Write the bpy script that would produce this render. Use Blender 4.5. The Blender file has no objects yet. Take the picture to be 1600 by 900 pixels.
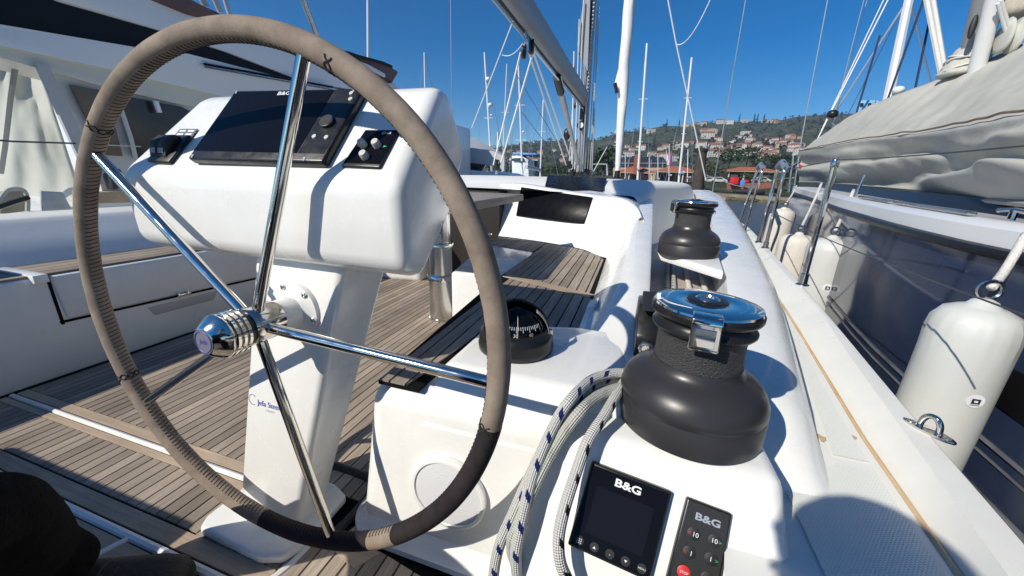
import bpy, bmesh, math, random
from math import sin, cos, pi, radians, sqrt, atan2, hypot
from mathutils import Vector, Matrix, noise

rnd = random.Random(7)
scene = bpy.context.scene
COL = scene.collection

# ------------------------------------------------------------------ camera
# the eye is the origin; +Y is the yacht's bow, +X its starboard side, +Z up
FPX, PITCH, ROLL, YAW = 577.144, 0.292247, 0.031112, 0.304552
def _axes():
    cy, sy, cp, sp = cos(YAW), sin(YAW), cos(PITCH), sin(PITCH)
    F = Vector((-sy * cp, cy * cp, -sp)); R = Vector((cy, sy, 0)); U = R.cross(F)
    c, s = cos(ROLL), sin(ROLL)
    return F, c * R + s * U, -s * R + c * U
CF, CR, CU = _axes()
cam_d = bpy.data.cameras.new('camera')
cam_d.sensor_fit = 'HORIZONTAL'; cam_d.sensor_width = 36.0
cam_d.lens = 36.0 * FPX / 1600.0
cam_d.clip_start = 0.02; cam_d.clip_end = 20000
cam = bpy.data.objects.new('camera', cam_d); COL.objects.link(cam)
m = Matrix.Identity(4)
for i in range(3):
    m[i][0] = CR[i]; m[i][1] = CU[i]; m[i][2] = -CF[i]
cam.matrix_world = m
scene.camera = cam

# ------------------------------------------------------------------ sky and sun
SUN_AZ, SUN_EL = radians(-145), radians(36)
SDIR = Vector((sin(SUN_AZ) * cos(SUN_EL), cos(SUN_AZ) * cos(SUN_EL), sin(SUN_EL)))
world = bpy.data.worlds.new('World'); scene.world = world; world.use_nodes = True
nt = world.node_tree; bg = nt.nodes['Background']
sky = nt.nodes.new('ShaderNodeTexSky'); sky.sky_type = 'NISHITA'; sky.sun_disc = False
sky.sun_elevation = SUN_EL; sky.sun_rotation = SUN_AZ
sky.altitude = 1500; sky.air_density = 1.0; sky.dust_density = 0.25; sky.ozone_density = 3.2
hsv = nt.nodes.new('ShaderNodeHueSaturation'); hsv.inputs['Saturation'].default_value = 1.46; hsv.inputs['Hue'].default_value = 0.503
nt.links.new(sky.outputs[0], hsv.inputs['Color']); nt.links.new(hsv.outputs[0], bg.inputs[0]); bg.inputs[1].default_value = 0.096
sd = bpy.data.lights.new('sun', 'SUN'); sd.energy = 4.6; sd.angle = radians(0.5); sd.color = (1.0, 0.935, 0.83)
sun = bpy.data.objects.new('sun', sd); COL.objects.link(sun)
sun.rotation_euler = (-SDIR).to_track_quat('-Z', 'Y').to_euler()
sun.location = SDIR * 50
scene.view_settings.view_transform = 'Standard'; scene.view_settings.look = 'None'
scene.view_settings.exposure = 0.15; scene.view_settings.gamma = 1.0
scene.view_settings.use_curve_mapping = False
scene.cycles.max_bounces = 8

# ------------------------------------------------------------------ measuring helpers
def ray(x, y): return CF + CR * ((x - 800) / FPX) - CU * ((y - 450) / FPX)
def onz(x, y, z): r = ray(x, y); return r * (z / r.z)
def onx(x, y, X): r = ray(x, y); return r * (X / r.x)
def ony(x, y, Y): r = ray(x, y); return r * (Y / r.y)
def lerp(a, b, t): return a + (b - a) * t
def interp(xs, ys, x):
    if x <= xs[0]: i = 0
    elif x >= xs[-1]: i = len(xs) - 2
    else:
        i = 0
        while xs[i + 1] < x: i += 1
    return ys[i] + (ys[i + 1] - ys[i]) * (x - xs[i]) / (xs[i + 1] - xs[i])
def edge(pixels, zf):
    """points of a real edge lying at height zf(y)"""
    out = []
    for px, py in pixels:
        r = ray(px, py); y = 1.0
        for _ in range(60):
            z = zf(y); y = lerp(y, z / (r.z / r.y), 0.6)
        out.append(Vector((r.x / r.y * y, y, zf(y))))
    out.sort(key=lambda p: p.y)
    return out
def smooth_path(pts, n=8, closed=False):
    P = [Vector(p) for p in pts]; out = []
    N = len(P); rng = N if closed else N - 1
    for i in range(rng):
        p0 = P[(i - 1) % N] if closed or i > 0 else P[0]
        p1 = P[i]; p2 = P[(i + 1) % N]
        p3 = P[(i + 2) % N] if closed or i + 2 < N else P[-1]
        for k in range(n):
            t = k / n
            out.append(0.5 * ((2 * p1) + (p2 - p0) * t + (2 * p0 - 5 * p1 + 4 * p2 - p3) * t * t + (3 * p1 - p0 - 3 * p2 + p3) * t ** 3))
    if not closed: out.append(P[-1].copy())
    return out

# ------------------------------------------------------------------ materials
def new_mat(name):
    mt = bpy.data.materials.new(name); mt.use_nodes = True
    return mt, mt.node_tree, mt.node_tree.nodes['Principled BSDF']
def pbr(name, col, rough=0.5, metal=0.0, var=0.0, vscale=8.0, bump=0.0, bscale=40.0, col2=None, coat=0.0, rvar=0.0, spec=0.5, stretch=(1, 1, 1), detail=6.0, bdist=0.01, trans=0.0):
    mt, t, b = new_mat(name)
    b.inputs['Base Color'].default_value = (*col, 1); b.inputs['Roughness'].default_value = rough
    b.inputs['Metallic'].default_value = metal; b.inputs['Coat Weight'].default_value = coat
    b.inputs['Coat Roughness'].default_value = 0.05
    b.inputs['Specular IOR Level'].default_value = spec
    b.inputs['Transmission Weight'].default_value = trans
    if var or bump or rvar or col2:
        tc = t.nodes.new('ShaderNodeTexCoord'); mp = t.nodes.new('ShaderNodeMapping'); mp.inputs['Scale'].default_value = stretch
        t.links.new(tc.outputs['Object'], mp.inputs[0])
    if var or col2:
        n = t.nodes.new('ShaderNodeTexNoise'); n.inputs['Scale'].default_value = vscale; n.inputs['Detail'].default_value = detail
        n.inputs['Roughness'].default_value = 0.65
        t.links.new(mp.outputs[0], n.inputs['Vector'])
        r = t.nodes.new('ShaderNodeValToRGB'); r.color_ramp.elements[0].position = 0.3; r.color_ramp.elements[1].position = 0.7
        c2 = col2 if col2 else tuple(min(1, c * (1 + var)) for c in col)
        c1 = col if col2 else tuple(c * (1 - var) for c in col)
        r.color_ramp.elements[0].color = (*c1, 1); r.color_ramp.elements[1].color = (*c2, 1)
        t.links.new(n.outputs['Fac'], r.inputs[0]); t.links.new(r.outputs[0], b.inputs['Base Color'])
    if rvar:
        n2 = t.nodes.new('ShaderNodeTexNoise'); n2.inputs['Scale'].default_value = vscale * 2.3; n2.inputs['Detail'].default_value = 8
        t.links.new(mp.outputs[0], n2.inputs['Vector'])
        mr = t.nodes.new('ShaderNodeMapRange'); mr.inputs['From Min'].default_value = 0.3; mr.inputs['From Max'].default_value = 0.7
        mr.inputs['To Min'].default_value = max(0.02, rough - rvar); mr.inputs['To Max'].default_value = rough + rvar
        t.links.new(n2.outputs['Fac'], mr.inputs['Value']); t.links.new(mr.outputs[0], b.inputs['Roughness'])
    if bump:
        n3 = t.nodes.new('ShaderNodeTexNoise'); n3.inputs['Scale'].default_value = bscale; n3.inputs['Detail'].default_value = 5
        t.links.new(mp.outputs[0], n3.inputs['Vector'])
        bp = t.nodes.new('ShaderNodeBump'); bp.inputs['Strength'].default_value = bump; bp.inputs['Distance'].default_value = bdist
        t.links.new(n3.outputs['Fac'], bp.inputs['Height']); t.links.new(bp.outputs[0], b.inputs['Normal'])
    return mt
def teak(name, axis, dark, light, tone=0.24):
    """weathered planks: grain runs along the axis, each board its own tone"""
    mt, t, b = new_mat(name)
    tc = t.nodes.new('ShaderNodeTexCoord'); mp = t.nodes.new('ShaderNodeMapping')
    s = [55.0, 55.0, 55.0]; s['XYZ'.index(axis)] = 2.5; mp.inputs['Scale'].default_value = s
    t.links.new(tc.outputs['Object'], mp.inputs[0])
    n = t.nodes.new('ShaderNodeTexNoise'); n.inputs['Scale'].default_value = 2.2; n.inputs['Detail'].default_value = 9; n.inputs['Roughness'].default_value = 0.75
    t.links.new(mp.outputs[0], n.inputs['Vector'])
    r = t.nodes.new('ShaderNodeValToRGB'); r.color_ramp.elements[0].position = 0.28; r.color_ramp.elements[1].position = 0.72
    r.color_ramp.elements[0].color = (*dark, 1); r.color_ramp.elements[1].color = (*light, 1)
    t.links.new(n.outputs['Fac'], r.inputs[0])
    g = t.nodes.new('ShaderNodeNewGeometry')
    mr = t.nodes.new('ShaderNodeMapRange'); mr.inputs['To Min'].default_value = 1 - tone; mr.inputs['To Max'].default_value = 1 + tone
    t.links.new(g.outputs['Random Per Island'], mr.inputs['Value'])
    n2 = t.nodes.new('ShaderNodeTexNoise'); n2.inputs['Scale'].default_value = 3.1; n2.inputs['Detail'].default_value = 4
    t.links.new(tc.outputs['Object'], n2.inputs['Vector'])
    mr2 = t.nodes.new('ShaderNodeMapRange'); mr2.inputs['From Min'].default_value = 0.3; mr2.inputs['From Max'].default_value = 0.7
    mr2.inputs['To Min'].default_value = 0.72; mr2.inputs['To Max'].default_value = 1.2
    t.links.new(n2.outputs['Fac'], mr2.inputs['Value'])
    mul = t.nodes.new('ShaderNodeMath'); mul.operation = 'MULTIPLY'
    t.links.new(mr.outputs[0], mul.inputs[0]); t.links.new(mr2.outputs[0], mul.inputs[1])
    hs = t.nodes.new('ShaderNodeHueSaturation'); t.links.new(r.outputs[0], hs.inputs['Color']); t.links.new(mul.outputs[0], hs.inputs['Value'])
    t.links.new(hs.outputs[0], b.inputs['Base Color']); b.inputs['Roughness'].default_value = 0.75
    b.inputs['Specular IOR Level'].default_value = 0.3
    bp = t.nodes.new('ShaderNodeBump'); bp.inputs['Strength'].default_value = 0.5; bp.inputs['Distance'].default_value = 0.002
    t.links.new(n.outputs['Fac'], bp.inputs['Height']); t.links.new(bp.outputs[0], b.inputs['Normal'])
    return mt
M = {}
M['gelcoat'] = pbr('gelcoat', (0.80, 0.80, 0.765), 0.24, var=0.045, vscale=7.0, rvar=0.10, bump=0.03, bscale=5, coat=0.25, detail=10)
M['gelcoat_worn'] = pbr('gelcoat_worn', (0.79, 0.79, 0.74), 0.35, var=0.05, vscale=5.0, rvar=0.1, bump=0.03, bscale=8)
M['teak'] = teak('teak_fore_aft', 'Y', (0.205, 0.165, 0.127), (0.45, 0.38, 0.305))
M['teak_x'] = teak('teak_athwart', 'X', (0.33, 0.25, 0.175), (0.56, 0.44, 0.32), 0.12)
M['caulk'] = pbr('caulk', (0.008, 0.0075, 0.0075), 0.8, spec=0.1)
M['steel'] = pbr('polished_steel', (0.74, 0.70, 0.64), 0.09, 1.0, rvar=0.04, vscale=20)
M['steel_brushed'] = pbr('satin_steel', (0.62, 0.62, 0.61), 0.22, 1.0, rvar=0.08, vscale=15, stretch=(1, 1, 0.1))
M['alu'] = pbr('anodised_alloy', (0.40, 0.41, 0.42), 0.42, 0.3, var=0.06, vscale=3)
M['black_plastic'] = pbr('black_plastic', (0.012, 0.012, 0.013), 0.35, rvar=0.08, vscale=30)
M['black_matt'] = pbr('black_matt', (0.02, 0.02, 0.021), 0.55, bump=0.15, bscale=300, bdist=0.002)
M['winch_black'] = pbr('winch_black', (0.030, 0.029, 0.031), 0.36, var=0.12, vscale=6, rvar=0.07)
M['winch_grip'] = pbr('winch_grip', (0.045, 0.045, 0.047), 0.55, bump=1.0, bscale=420, bdist=0.004, var=0.25, vscale=260)
M['screen'] = pbr('dark_screen', (0.006, 0.006, 0.008), 0.12, spec=0.12)
M['window_dark'] = pbr('smoked_window', (0.006, 0.006, 0.009), 0.28, spec=0.05, rvar=0.06, vscale=12)
M['deck_white'] = pbr('deck_white', (0.78, 0.78, 0.75), 0.6, var=0.03, vscale=3, spec=0.3)
M['white_ink'] = pbr('white_ink', (0.75, 0.77, 0.8), 0.5)
M['grey_ink'] = pbr('grey_ink', (0.32, 0.36, 0.42), 0.5)
M['red_ink'] = pbr('red_ink', (0.6, 0.03, 0.03), 0.45)
M['green_ink'] = pbr('green_ink', (0.02, 0.45, 0.18), 0.45)
M['blue_ink'] = pbr('blue_ink', (0.06, 0.06, 0.42), 0.5)
M['knob_grey'] = pbr('knob_grey', (0.55, 0.54, 0.5), 0.5, var=0.1, vscale=60)
M['speaker'] = pbr('speaker_mesh', (0.70, 0.71, 0.72), 0.5, bump=0.6, bscale=420, bdist=0.003)
M['suede'] = pbr('suede', (0.185, 0.147, 0.115), 0.95, col2=(0.325, 0.265, 0.21), vscale=22, bump=0.35, bscale=520, spec=0.12, bdist=0.002, detail=8)
M['suede_dark'] = pbr('suede_dark', (0.028, 0.023, 0.025), 0.9, var=0.3, vscale=30, bump=0.4, bscale=420, spec=0.15, bdist=0.002)
M['thread'] = pbr('thread', (0.025, 0.02, 0.018), 0.8)
M['trouser'] = pbr('trouser_cloth', (0.008, 0.008, 0.009), 0.95, var=0.3, vscale=40, bump=0.4, bscale=180, spec=0.04)
M['shoe'] = pbr('shoe_leather', (0.007, 0.0065, 0.0065), 0.6, bump=0.3, bscale=90)
M['rubber'] = pbr('rubber', (0.03, 0.03, 0.03), 0.7)
M['sealant'] = pbr('rusty_sealant', (0.50, 0.31, 0.13), 0.6, col2=(0.63, 0.53, 0.38), vscale=9, detail=8)
M['rust'] = pbr('rust_stain', (0.5, 0.3, 0.12), 0.7, col2=(0.62, 0.5, 0.33), vscale=40)

# ------------------------------------------------------------------ object helpers
def world_loc(o):
    v = Vector((0, 0, 0))
    while o: v = v + o.location; o = o.parent
    return v
def tag(o, label=None, cat=None, group=None, kind=None):
    if label: o['label'] = label
    if cat: o['category'] = cat
    if group: o['group'] = group
    if kind: o['kind'] = kind
    return o
def empty(name, loc, label, cat, group=None):
    o = bpy.data.objects.new(name, None); COL.objects.link(o); o.location = loc; o.empty_display_size = 0.1
    return tag(o, label, cat, group)
class MB:
    def __init__(self): self.bm = bmesh.new()
    def face(self, vs):
        try: return self.bm.faces.new(vs)
        except ValueError: return None
    def v(self, p): return self.bm.verts.new(p)
    def poly(self, pts): return self.face([self.v(p) for p in pts])
    def grid(self, rows, closed_u=False, closed_v=False, cap=False):
        R = [[self.v(p) for p in r] for r in rows]; n = len(R); k = len(R[0])
        for i in range(n if closed_u else n - 1):
            for j in range(k if closed_v else k - 1):
                self.face([R[i][j], R[i][(j + 1) % k], R[(i + 1) % n][(j + 1) % k], R[(i + 1) % n][j]])
        if cap and not closed_u: self.face(list(reversed(R[0]))); self.face(R[-1])
        return R
    def tube(self, pts, r, n=10, cap=True, closed=False):
        P = [Vector(p) for p in pts]; N = len(P); rows = []
        rr = r if isinstance(r, (list, tuple)) else [r] * N
        def tang(i):
            a = P[(i - 1) % N] if closed or i > 0 else P[0]; b = P[(i + 1) % N] if closed or i < N - 1 else P[-1]
            d = b - a
            return d.normalized() if d.length > 1e-9 else Vector((0, 0, 1))
        t = tang(0); u = t.orthogonal().normalized()
        for i in range(N):
            t2 = tang(i); u = (u - t2 * u.dot(t2)); u = u.normalized() if u.length > 1e-6 else t2.orthogonal().normalized()
            w = t2.cross(u)
            rows.append([P[i] + (u * cos(a) + w * sin(a)) * rr[i] for a in [2 * pi * k / n for k in range(n)]])
        self.grid(rows, closed_u=closed, closed_v=True, cap=cap and not closed)
    def rod(self, a, b, r, r2=None, n=10): self.tube([a, b], [r, r if r2 is None else r2], n)
    def lathe(self, prof, o, axis=(0, 0, 1), n=32, cap=True, up=None):
        A = Vector(axis).normalized(); u = Vector(up) if up else A.orthogonal(); u = (u - A * u.dot(A)).normalized(); w = A.cross(u); o = Vector(o)
        rows = [[o + A * h + (u * cos(a) + w * sin(a)) * max(r, 1e-5) for a in [2 * pi * k / n for k in range(n)]] for r, h in prof]
        self.grid(rows, closed_v=True, cap=cap)
    def box(self, c, s, M3=None, bevel=0.0, seg=2):
        c = Vector(c); vs = []
        for x in (-.5, .5):
            for y in (-.5, .5):
                for z in (-.5, .5):
                    p = Vector((x * s[0], y * s[1], z * s[2]))
                    vs.append(self.v(c + (M3 @ p if M3 else p)))
        fs = [self.face([vs[i] for i in f]) for f in ((0, 1, 3, 2), (4, 6, 7, 5), (0, 4, 5, 1), (2, 3, 7, 6), (0, 2, 6, 4), (1, 5, 7, 3))]
        if bevel:
            es = list({e for f in fs for e in f.edges})
            bmesh.ops.bevel(self.bm, geom=es, offset=bevel, segments=seg, profile=0.5, affect='EDGES')
    def prism(self, pts, d, bevel=0.0, seg=2):
        """closed outline pts pushed along vector d"""
        d = Vector(d); a = [self.v(p) for p in pts]; b = [self.v(Vector(p) + d) for p in pts]; n = len(a)
        fs = [self.face(list(reversed(a))), self.face(b)]
        for i in range(n): fs.append(self.face([a[i], a[(i + 1) % n], b[(i + 1) % n], b[i]]))
        if bevel:
            es = list({e for f in fs if f for e in f.edges})
            bmesh.ops.bevel(self.bm, geom=es, offset=bevel, segments=seg, profile=0.5, affect='EDGES')
    def ball(self, c, r, n=12, sc=(1, 1, 1)):
        c = Vector(c)
        self.lathe([(r * sin(pi * k / n), -r * cos(pi * k / n)) for k in range(n + 1)], (0, 0, 0), n=n + 6)
        k = len(self.bm.verts); self.bm.verts.ensure_lookup_table()
        for vv in self.bm.verts[k - (n + 1) * (n + 6):]: vv.co = Vector((vv.co.x * sc[0], vv.co.y * sc[1], vv.co.z * sc[2])) + c
    def build(self, name, mat, parent=None, label=None, smooth=True, angle=40, sub=0, origin=None, weld=True):
        bm = self.bm
        if weld: bmesh.ops.remove_doubles(bm, verts=bm.verts, dist=1e-5)
        bmesh.ops.recalc_face_normals(bm, faces=bm.faces)
        if parent is not None: o0 = world_loc(parent)
        elif origin is not None: o0 = Vector(origin)
        else:
            xs = [v.co for v in bm.verts]
            o0 = Vector(((min(p.x for p in xs) + max(p.x for p in xs)) / 2, (min(p.y for p in xs) + max(p.y for p in xs)) / 2, min(p.z for p in xs)))
        bmesh.ops.translate(bm, verts=bm.verts, vec=-o0)
        me = bpy.data.meshes.new(name); bm.to_mesh(me); bm.free()
        for p in me.polygons: p.use_smooth = smooth
        if smooth and not sub: me.set_sharp_from_angle(angle=radians(angle))
        mats = mat if isinstance(mat, list) else [mat]
        for mm in mats: me.materials.append(mm)
        o = bpy.data.objects.new(name, me); COL.objects.link(o)
        if parent is not None: o.parent = parent
        else: o.location = o0
        if label: o['label'] = label
        if sub:
            md = o.modifiers.new('sub', 'SUBSURF'); md.levels = sub; md.render_levels = sub
        return o
def kids(o): return [c for c in bpy.data.objects if c.parent == o]
def copy_tree(o, parent=None, loc=None):
    c = o.copy(); COL.objects.link(c)
    if parent: c.parent = parent
    if loc is not None: c.location = loc
    for ch in kids(o): copy_tree(ch, c)
    return c
_font_cache = {}
def lettering(name, txt, mat, parent, origin, ex, ey, h, depth=0.0006, shear=0.0, align='CENTER', bold=0.0, sx=1.0):
    """raised letters: ex right, ey up (unit vectors), h letter height"""
    cu = bpy.data.curves.new('lettering', 'FONT'); cu.body = txt; cu.size = 1.0; cu.align_x = align; cu.align_y = 'CENTER'
    cu.shear = shear; cu.offset = bold; cu.resolution_u = 3
    tmp = bpy.data.objects.new('tmp', cu); COL.objects.link(tmp)
    dg = bpy.context.evaluated_depsgraph_get(); dg.update()
    me = bpy.data.meshes.new_from_object(tmp.evaluated_get(dg))
    bpy.data.objects.remove(tmp); bpy.data.curves.remove(cu)
    ex = Vector(ex).normalized(); ey = Vector(ey).normalized(); ez = ex.cross(ey)
    bm = bmesh.new(); bm.from_mesh(me); bpy.data.meshes.remove(me)
    k = h / 0.7
    for v in bm.verts: v.co = Vector(origin) + ex * (v.co.x * k * sx) + ey * (v.co.y * k) + ez * depth
    b = MB(); b.bm.free(); b.bm = bm
    return b.build(name, mat, parent, smooth=False, weld=False)
# ================================================================== the yacht we stand on
FLOOR = -0.80; SEAT = -0.40
def zr(y): return -0.44 + 0.018 * y
def zd(y): return zr(y) - 0.05
yacht = empty('sailing_yacht', (-1.05, 3.0, -1.6), 'white sailing yacht with teak planked cockpit, seen from its starboard wheel', 'sailing yacht')
def P(b, name, mat, **k): return b.build(name, M[mat] if isinstance(mat, str) else mat, yacht, **k)

# nonskid: fine raised diamonds moulded into the deck
mt, t, b = new_mat('nonskid'); M['nonskid'] = mt
b.inputs['Base Color'].default_value = (0.76, 0.77, 0.71, 1); b.inputs['Roughness'].default_value = 0.5
tc = t.nodes.new('ShaderNodeTexCoord'); hs = []
for ang in (35, -55):
    mp = t.nodes.new('ShaderNodeMapping'); mp.inputs['Rotation'].default_value = (0, 0, radians(ang)); t.links.new(tc.outputs['Object'], mp.inputs[0])
    w = t.nodes.new('ShaderNodeTexWave'); w.inputs['Scale'].default_value = 85 if ang > 0 else 60; t.links.new(mp.outputs[0], w.inputs['Vector']); hs.append(w)
ad = t.nodes.new('ShaderNodeMath'); ad.operation = 'MULTIPLY'
t.links.new(hs[0].outputs['Fac'], ad.inputs[0]); t.links.new(hs[1].outputs['Fac'], ad.inputs[1])
bp = t.nodes.new('ShaderNodeBump'); bp.inputs['Strength'].default_value = 0.4; bp.inputs['Distance'].default_value = 0.0015
t.links.new(ad.outputs[0], bp.inputs['Height']); t.links.new(bp.outputs[0], b.inputs['Normal'])

def curve_xy(pts, extra=()):
    q = sorted([(p.y, p.x) for p in pts] + list(extra)); return [a for a, _ in q], [c for _, c in q]
HB = [(8.0, 1.16), (9.5, 0.85), (11.0, 0.3), (12.4, -0.95)]
RO = curve_xy(edge([(1600, 850), (1400, 620), (1300, 500), (1230, 420), (1170, 355), (1140, 337)], zr), HB)
def off(d): return [(y, x - d) for y, x in HB[:-1]]
RC = curve_xy(edge([(1577, 900), (1331, 560), (1285, 492), (1222, 422), (1163, 355)], zr), off(0.06))
RB = curve_xy(edge([(1500, 900), (1350, 685), (1250, 520), (1170, 395)], zd), [(5.8, 1.08)] + off(0.13))
RF = curve_xy(edge([(1280, 690), (1225, 520), (1160, 400), (1128, 350)], zd), [(5.6, 0.86)])
def C(c, y): return interp(c[0], c[1], y)
XC = -1.08                                    # the yacht's centre line
ys = [-0.7, -0.3, 0, 0.2, 0.35] + [0.5 + 0.1 * i for i in range(20)] + [2.7 + 0.35 * i for i in range(28)]
def xo(y): return C(RO, y)
# hull sides
for s in (1, -1):
    b = MB(); rows = []
    for y in ys:
        x = xo(y); f = lambda X: X if s > 0 else 2 * XC - X
        rows.append([Vector((f(x), y, zr(y) - 0.0)), Vector((f(x + 0.012), y, zr(y) - 0.012)), Vector((f(x + 0.018), y, zr(y) - 0.06)), Vector((f(x + 0.01), y, -0.9)), Vector((f(lerp(x, XC, 0.03)), y, -1.4)), Vector((f(lerp(x, XC, 0.12)), y, -1.9))])
    b.grid(rows); P(b, 'hull_side', 'gelcoat')
# starboard side deck: deck, sealant line, bulwark slope, flat rail
b = MB(); rows = []
for y in ys:
    xf = min(C(RF, y), C(RB, y) - 0.06) if y < 6 else C(RB, y) - 0.3
    rows.append([Vector((xf - 0.16, y, zd(y))), Vector((xf, y, zd(y))), Vector((C(RB, y), y, zd(y)))])
b.grid(rows); P(b, 'side_deck', 'gelcoat_worn')
b = MB(); rows = []
for y in ys:
    x1 = C(RB, y); x2 = C(RC, y); x3 = xo(y); z1 = zd(y); z2 = zr(y)
    rows.append([Vector((x1 - 0.002, y, z1 - 0.012)), Vector((x1 + 0.004, y, z1 + 0.006)), Vector((lerp(x1, x2, .5), y, lerp(z1, z2, .44))), Vector((lerp(x1, x2, .9), y, z2 - 0.007)), Vector((x2, y, z2 - 0.001)), Vector((x3 - 0.004, y, z2)), Vector((x3, y, z2 - 0.0005))])
b.grid(rows); P(b, 'bulwark', 'gelcoat_worn')
b = MB(); b.tube([Vector((C(RB, y) - 0.002, y, zd(y) + 0.001)) for y in ys if y < 6], 0.0042, 6); P(b, 'sealant_line', 'sealant')
# nonskid panels, 3 mm proud, with bare gelcoat joints between them
for (ya, yb) in ((-0.5, 0.70), (0.725, 1.55), (1.575, 3.2), (3.22, 5.5)):
    b = MB(); rows = []
    for i in range(13):
        y = lerp(ya, yb, i / 12)
        xf = C(RF, y) + 0.014 if y > 0.62 else 0.29
        xb = C(RB, y) - 0.022
        if xf > xb - 0.02: xf = xb - 0.02
        rows.append([Vector((lerp(xf, xb, k / 3), y, zd(y) + 0.003)) for k in range(4)])
    b.grid(rows); P(b, 'nonskid_panel', 'nonskid')
for px, py, r in ((1284, 684, .007), (1335, 683, .004), (1348, 681, .004), (1311, 676, .003)):
    b = MB(); p = onz(px, py, zd(0.7) + 0.0045); b.poly([p + Vector((r * (1 + .5 * sin(5 * a)) * cos(a), 1.6 * r * (1 + .4 * cos(3 * a)) * sin(a), 0)) for a in [2 * pi * k / 14 for k in range(14)]])
    P(b, 'rust_stain', 'rust', smooth=False)

# the raised coaming beside the winches (outboard roll)
ZC = ([0.60, 0.66, 0.72, 0.8, 1.0, 1.6, 2.4, 3.2, 4.6], [-0.474, -0.435, -0.400, -0.376, -0.348, -0.285, -0.215, -0.165, -0.09])
def zc(y):
    if y < .85: return interp(*ZC, y)
    w = min(.15, y - .85); return sum(interp(*ZC, y + w * d) for d in (-1, -.66, -.33, 0, .33, .66, 1)) / 7
def xi(y): return C(RF, y) - interp([0.6, 0.8, 1.1, 1.6, 3.0], [0.17, 0.17, 0.19, 0.21, 0.24], y)
b = MB(); rows = []
for y in [0.585, 0.60, 0.62, 0.64, 0.66, 0.69, 0.72, 0.76, 0.8, 0.9, 1.0, 1.2, 1.4, 1.6, 1.9, 2.2, 2.6, 3.0, 3.6, 4.2, 4.8]:
    f = C(RF, y); k = min(1, max(0.02, (y - 0.58) / 0.05)); i = xi(y); a = zd(y) - 0.004; h = (zc(y) - a) * (k ** 0.5)
    i2 = i - 0.02
    prof = [(0, 0), (-.012, .3), (-.026, .62), (-.045, .86), (-.072, .97), (-.10, 1.0)]
    row = [Vector((f + dx * (.6 + .4 * k), y, a + h * q)) for dx, q in prof]
    row += [Vector((i + 0.03, y, a + h)), Vector((i + 0.008, y, a + h - .006)), Vector((i, y, a + h - .025)), Vector((i, y, a - .06))]
    rows.append(row)
b.grid(rows); b.poly([Vector(p) for p in rows[0]]); P(b, 'outer_coaming', 'gelcoat')
# the pocket floor the winches' lines run through
b = MB()
rows = [[Vector((interp([.6, 1.2, 3], [-.02, 0.05, 0.18], y), y, min(zc(y) - 0.09, -0.40))), Vector((xi(y) + 0.01, y, min(zc(y) - 0.09, -0.40)))] for y in [0.55, 0.8, 1.0, 1.2, 1.5, 1.8, 2.1, 2.4, 2.8]]
b.grid(rows); P(b, 'rope_pocket', pbr('pocket_liner', (0.42, 0.36, 0.31), 0.6, var=0.15))

# inner coaming (cockpit backrest)
ZT = ([0.60, 0.70, 0.85, 1.0, 1.4, 2.0, 2.6, 3.2], [-0.384, -0.376, -0.352, -0.325, -0.265, -0.19, -0.125, -0.085])
def zt(y): return sum(interp(*ZT, y + d) for d in (-.12, -.09, -.06, -.03, 0, .03, .06, .09, .12)) / 9
OUT = curve_xy(edge([(1013, 545), (1017, 460), (1019, 400), (1021, 330), (1021, 312)], zt))
INF = curve_xy([onz(905, 530, SEAT), onz(928, 455, SEAT), onz(945, 402, SEAT), onz(952, 385, SEAT)])
TIN = curve_xy(edge([(965, 540), (966, 465), (974, 411), (988, 345), (994, 325)], zt))
b = MB(); rows = []
FI, FT, FO = (lambda y: -0.092 - 0.012 * (y - 0.9)), (lambda y: lerp(TQ[0], TQ[1], (y - .8) / 1.4)), (lambda y: lerp(OQ[0], OQ[1], (y - .8) / 2.0))
TQ = (C(TIN, .8), C(TIN, 2.2)); OQ = (C(OUT, .8), C(OUT, 2.8))
for y in [0.60, 0.62, 0.64, 0.67, 0.70, 0.74, 0.78, 0.82, 0.86, 0.90, 0.95, 1.0, 1.05, 1.1, 1.2, 1.3, 1.4, 1.5, 1.6, 1.7, 1.8, 1.9, 2.0, 2.1, 2.2, 2.4, 2.7, 3.0]:
    a = FI(y); ti = FT(y); o = FO(y); z = zt(y); k = interp([.6, .9], [0, 1], min(y, .9))
    ti = max(a + 0.02, min(ti, o - 0.05))
    rows.append([Vector((a - 0.01, y, SEAT - 0.02)), Vector((a + .002, y, SEAT + 0.002)), Vector((lerp(a, ti, .38), y, lerp(SEAT, z, .42))), Vector((lerp(a, ti, .78), y, lerp(SEAT, z, .82))), Vector((ti, y, z - .004)), Vector((ti + .015, y, z)), Vector((o - .012, y, z)), Vector((o - .003, y, z - .004)), Vector((o, y, z - .014)), Vector((o, y, -0.47))])
b.grid(rows); P(b, 'inner_coaming', 'gelcoat')
# platform under the far winch and its dark sides
WY = 1.56
b = MB(); pl = [onz(1022, 392, -0.282), onz(1131, 424, -0.282)]
xa, xb2 = pl[0].x - .002, pl[1].x
yA = pl[1].y; zz = -0.282
b.prism([(xa, pl[0].y, zz), (xb2, yA, zz), (xb2 + .05, yA + .42, zz + .012), (xa + .03, yA + .48, zz + .012)], (0, 0, -0.032), 0.006)
P(b, 'winch_platform', 'gelcoat')

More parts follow.
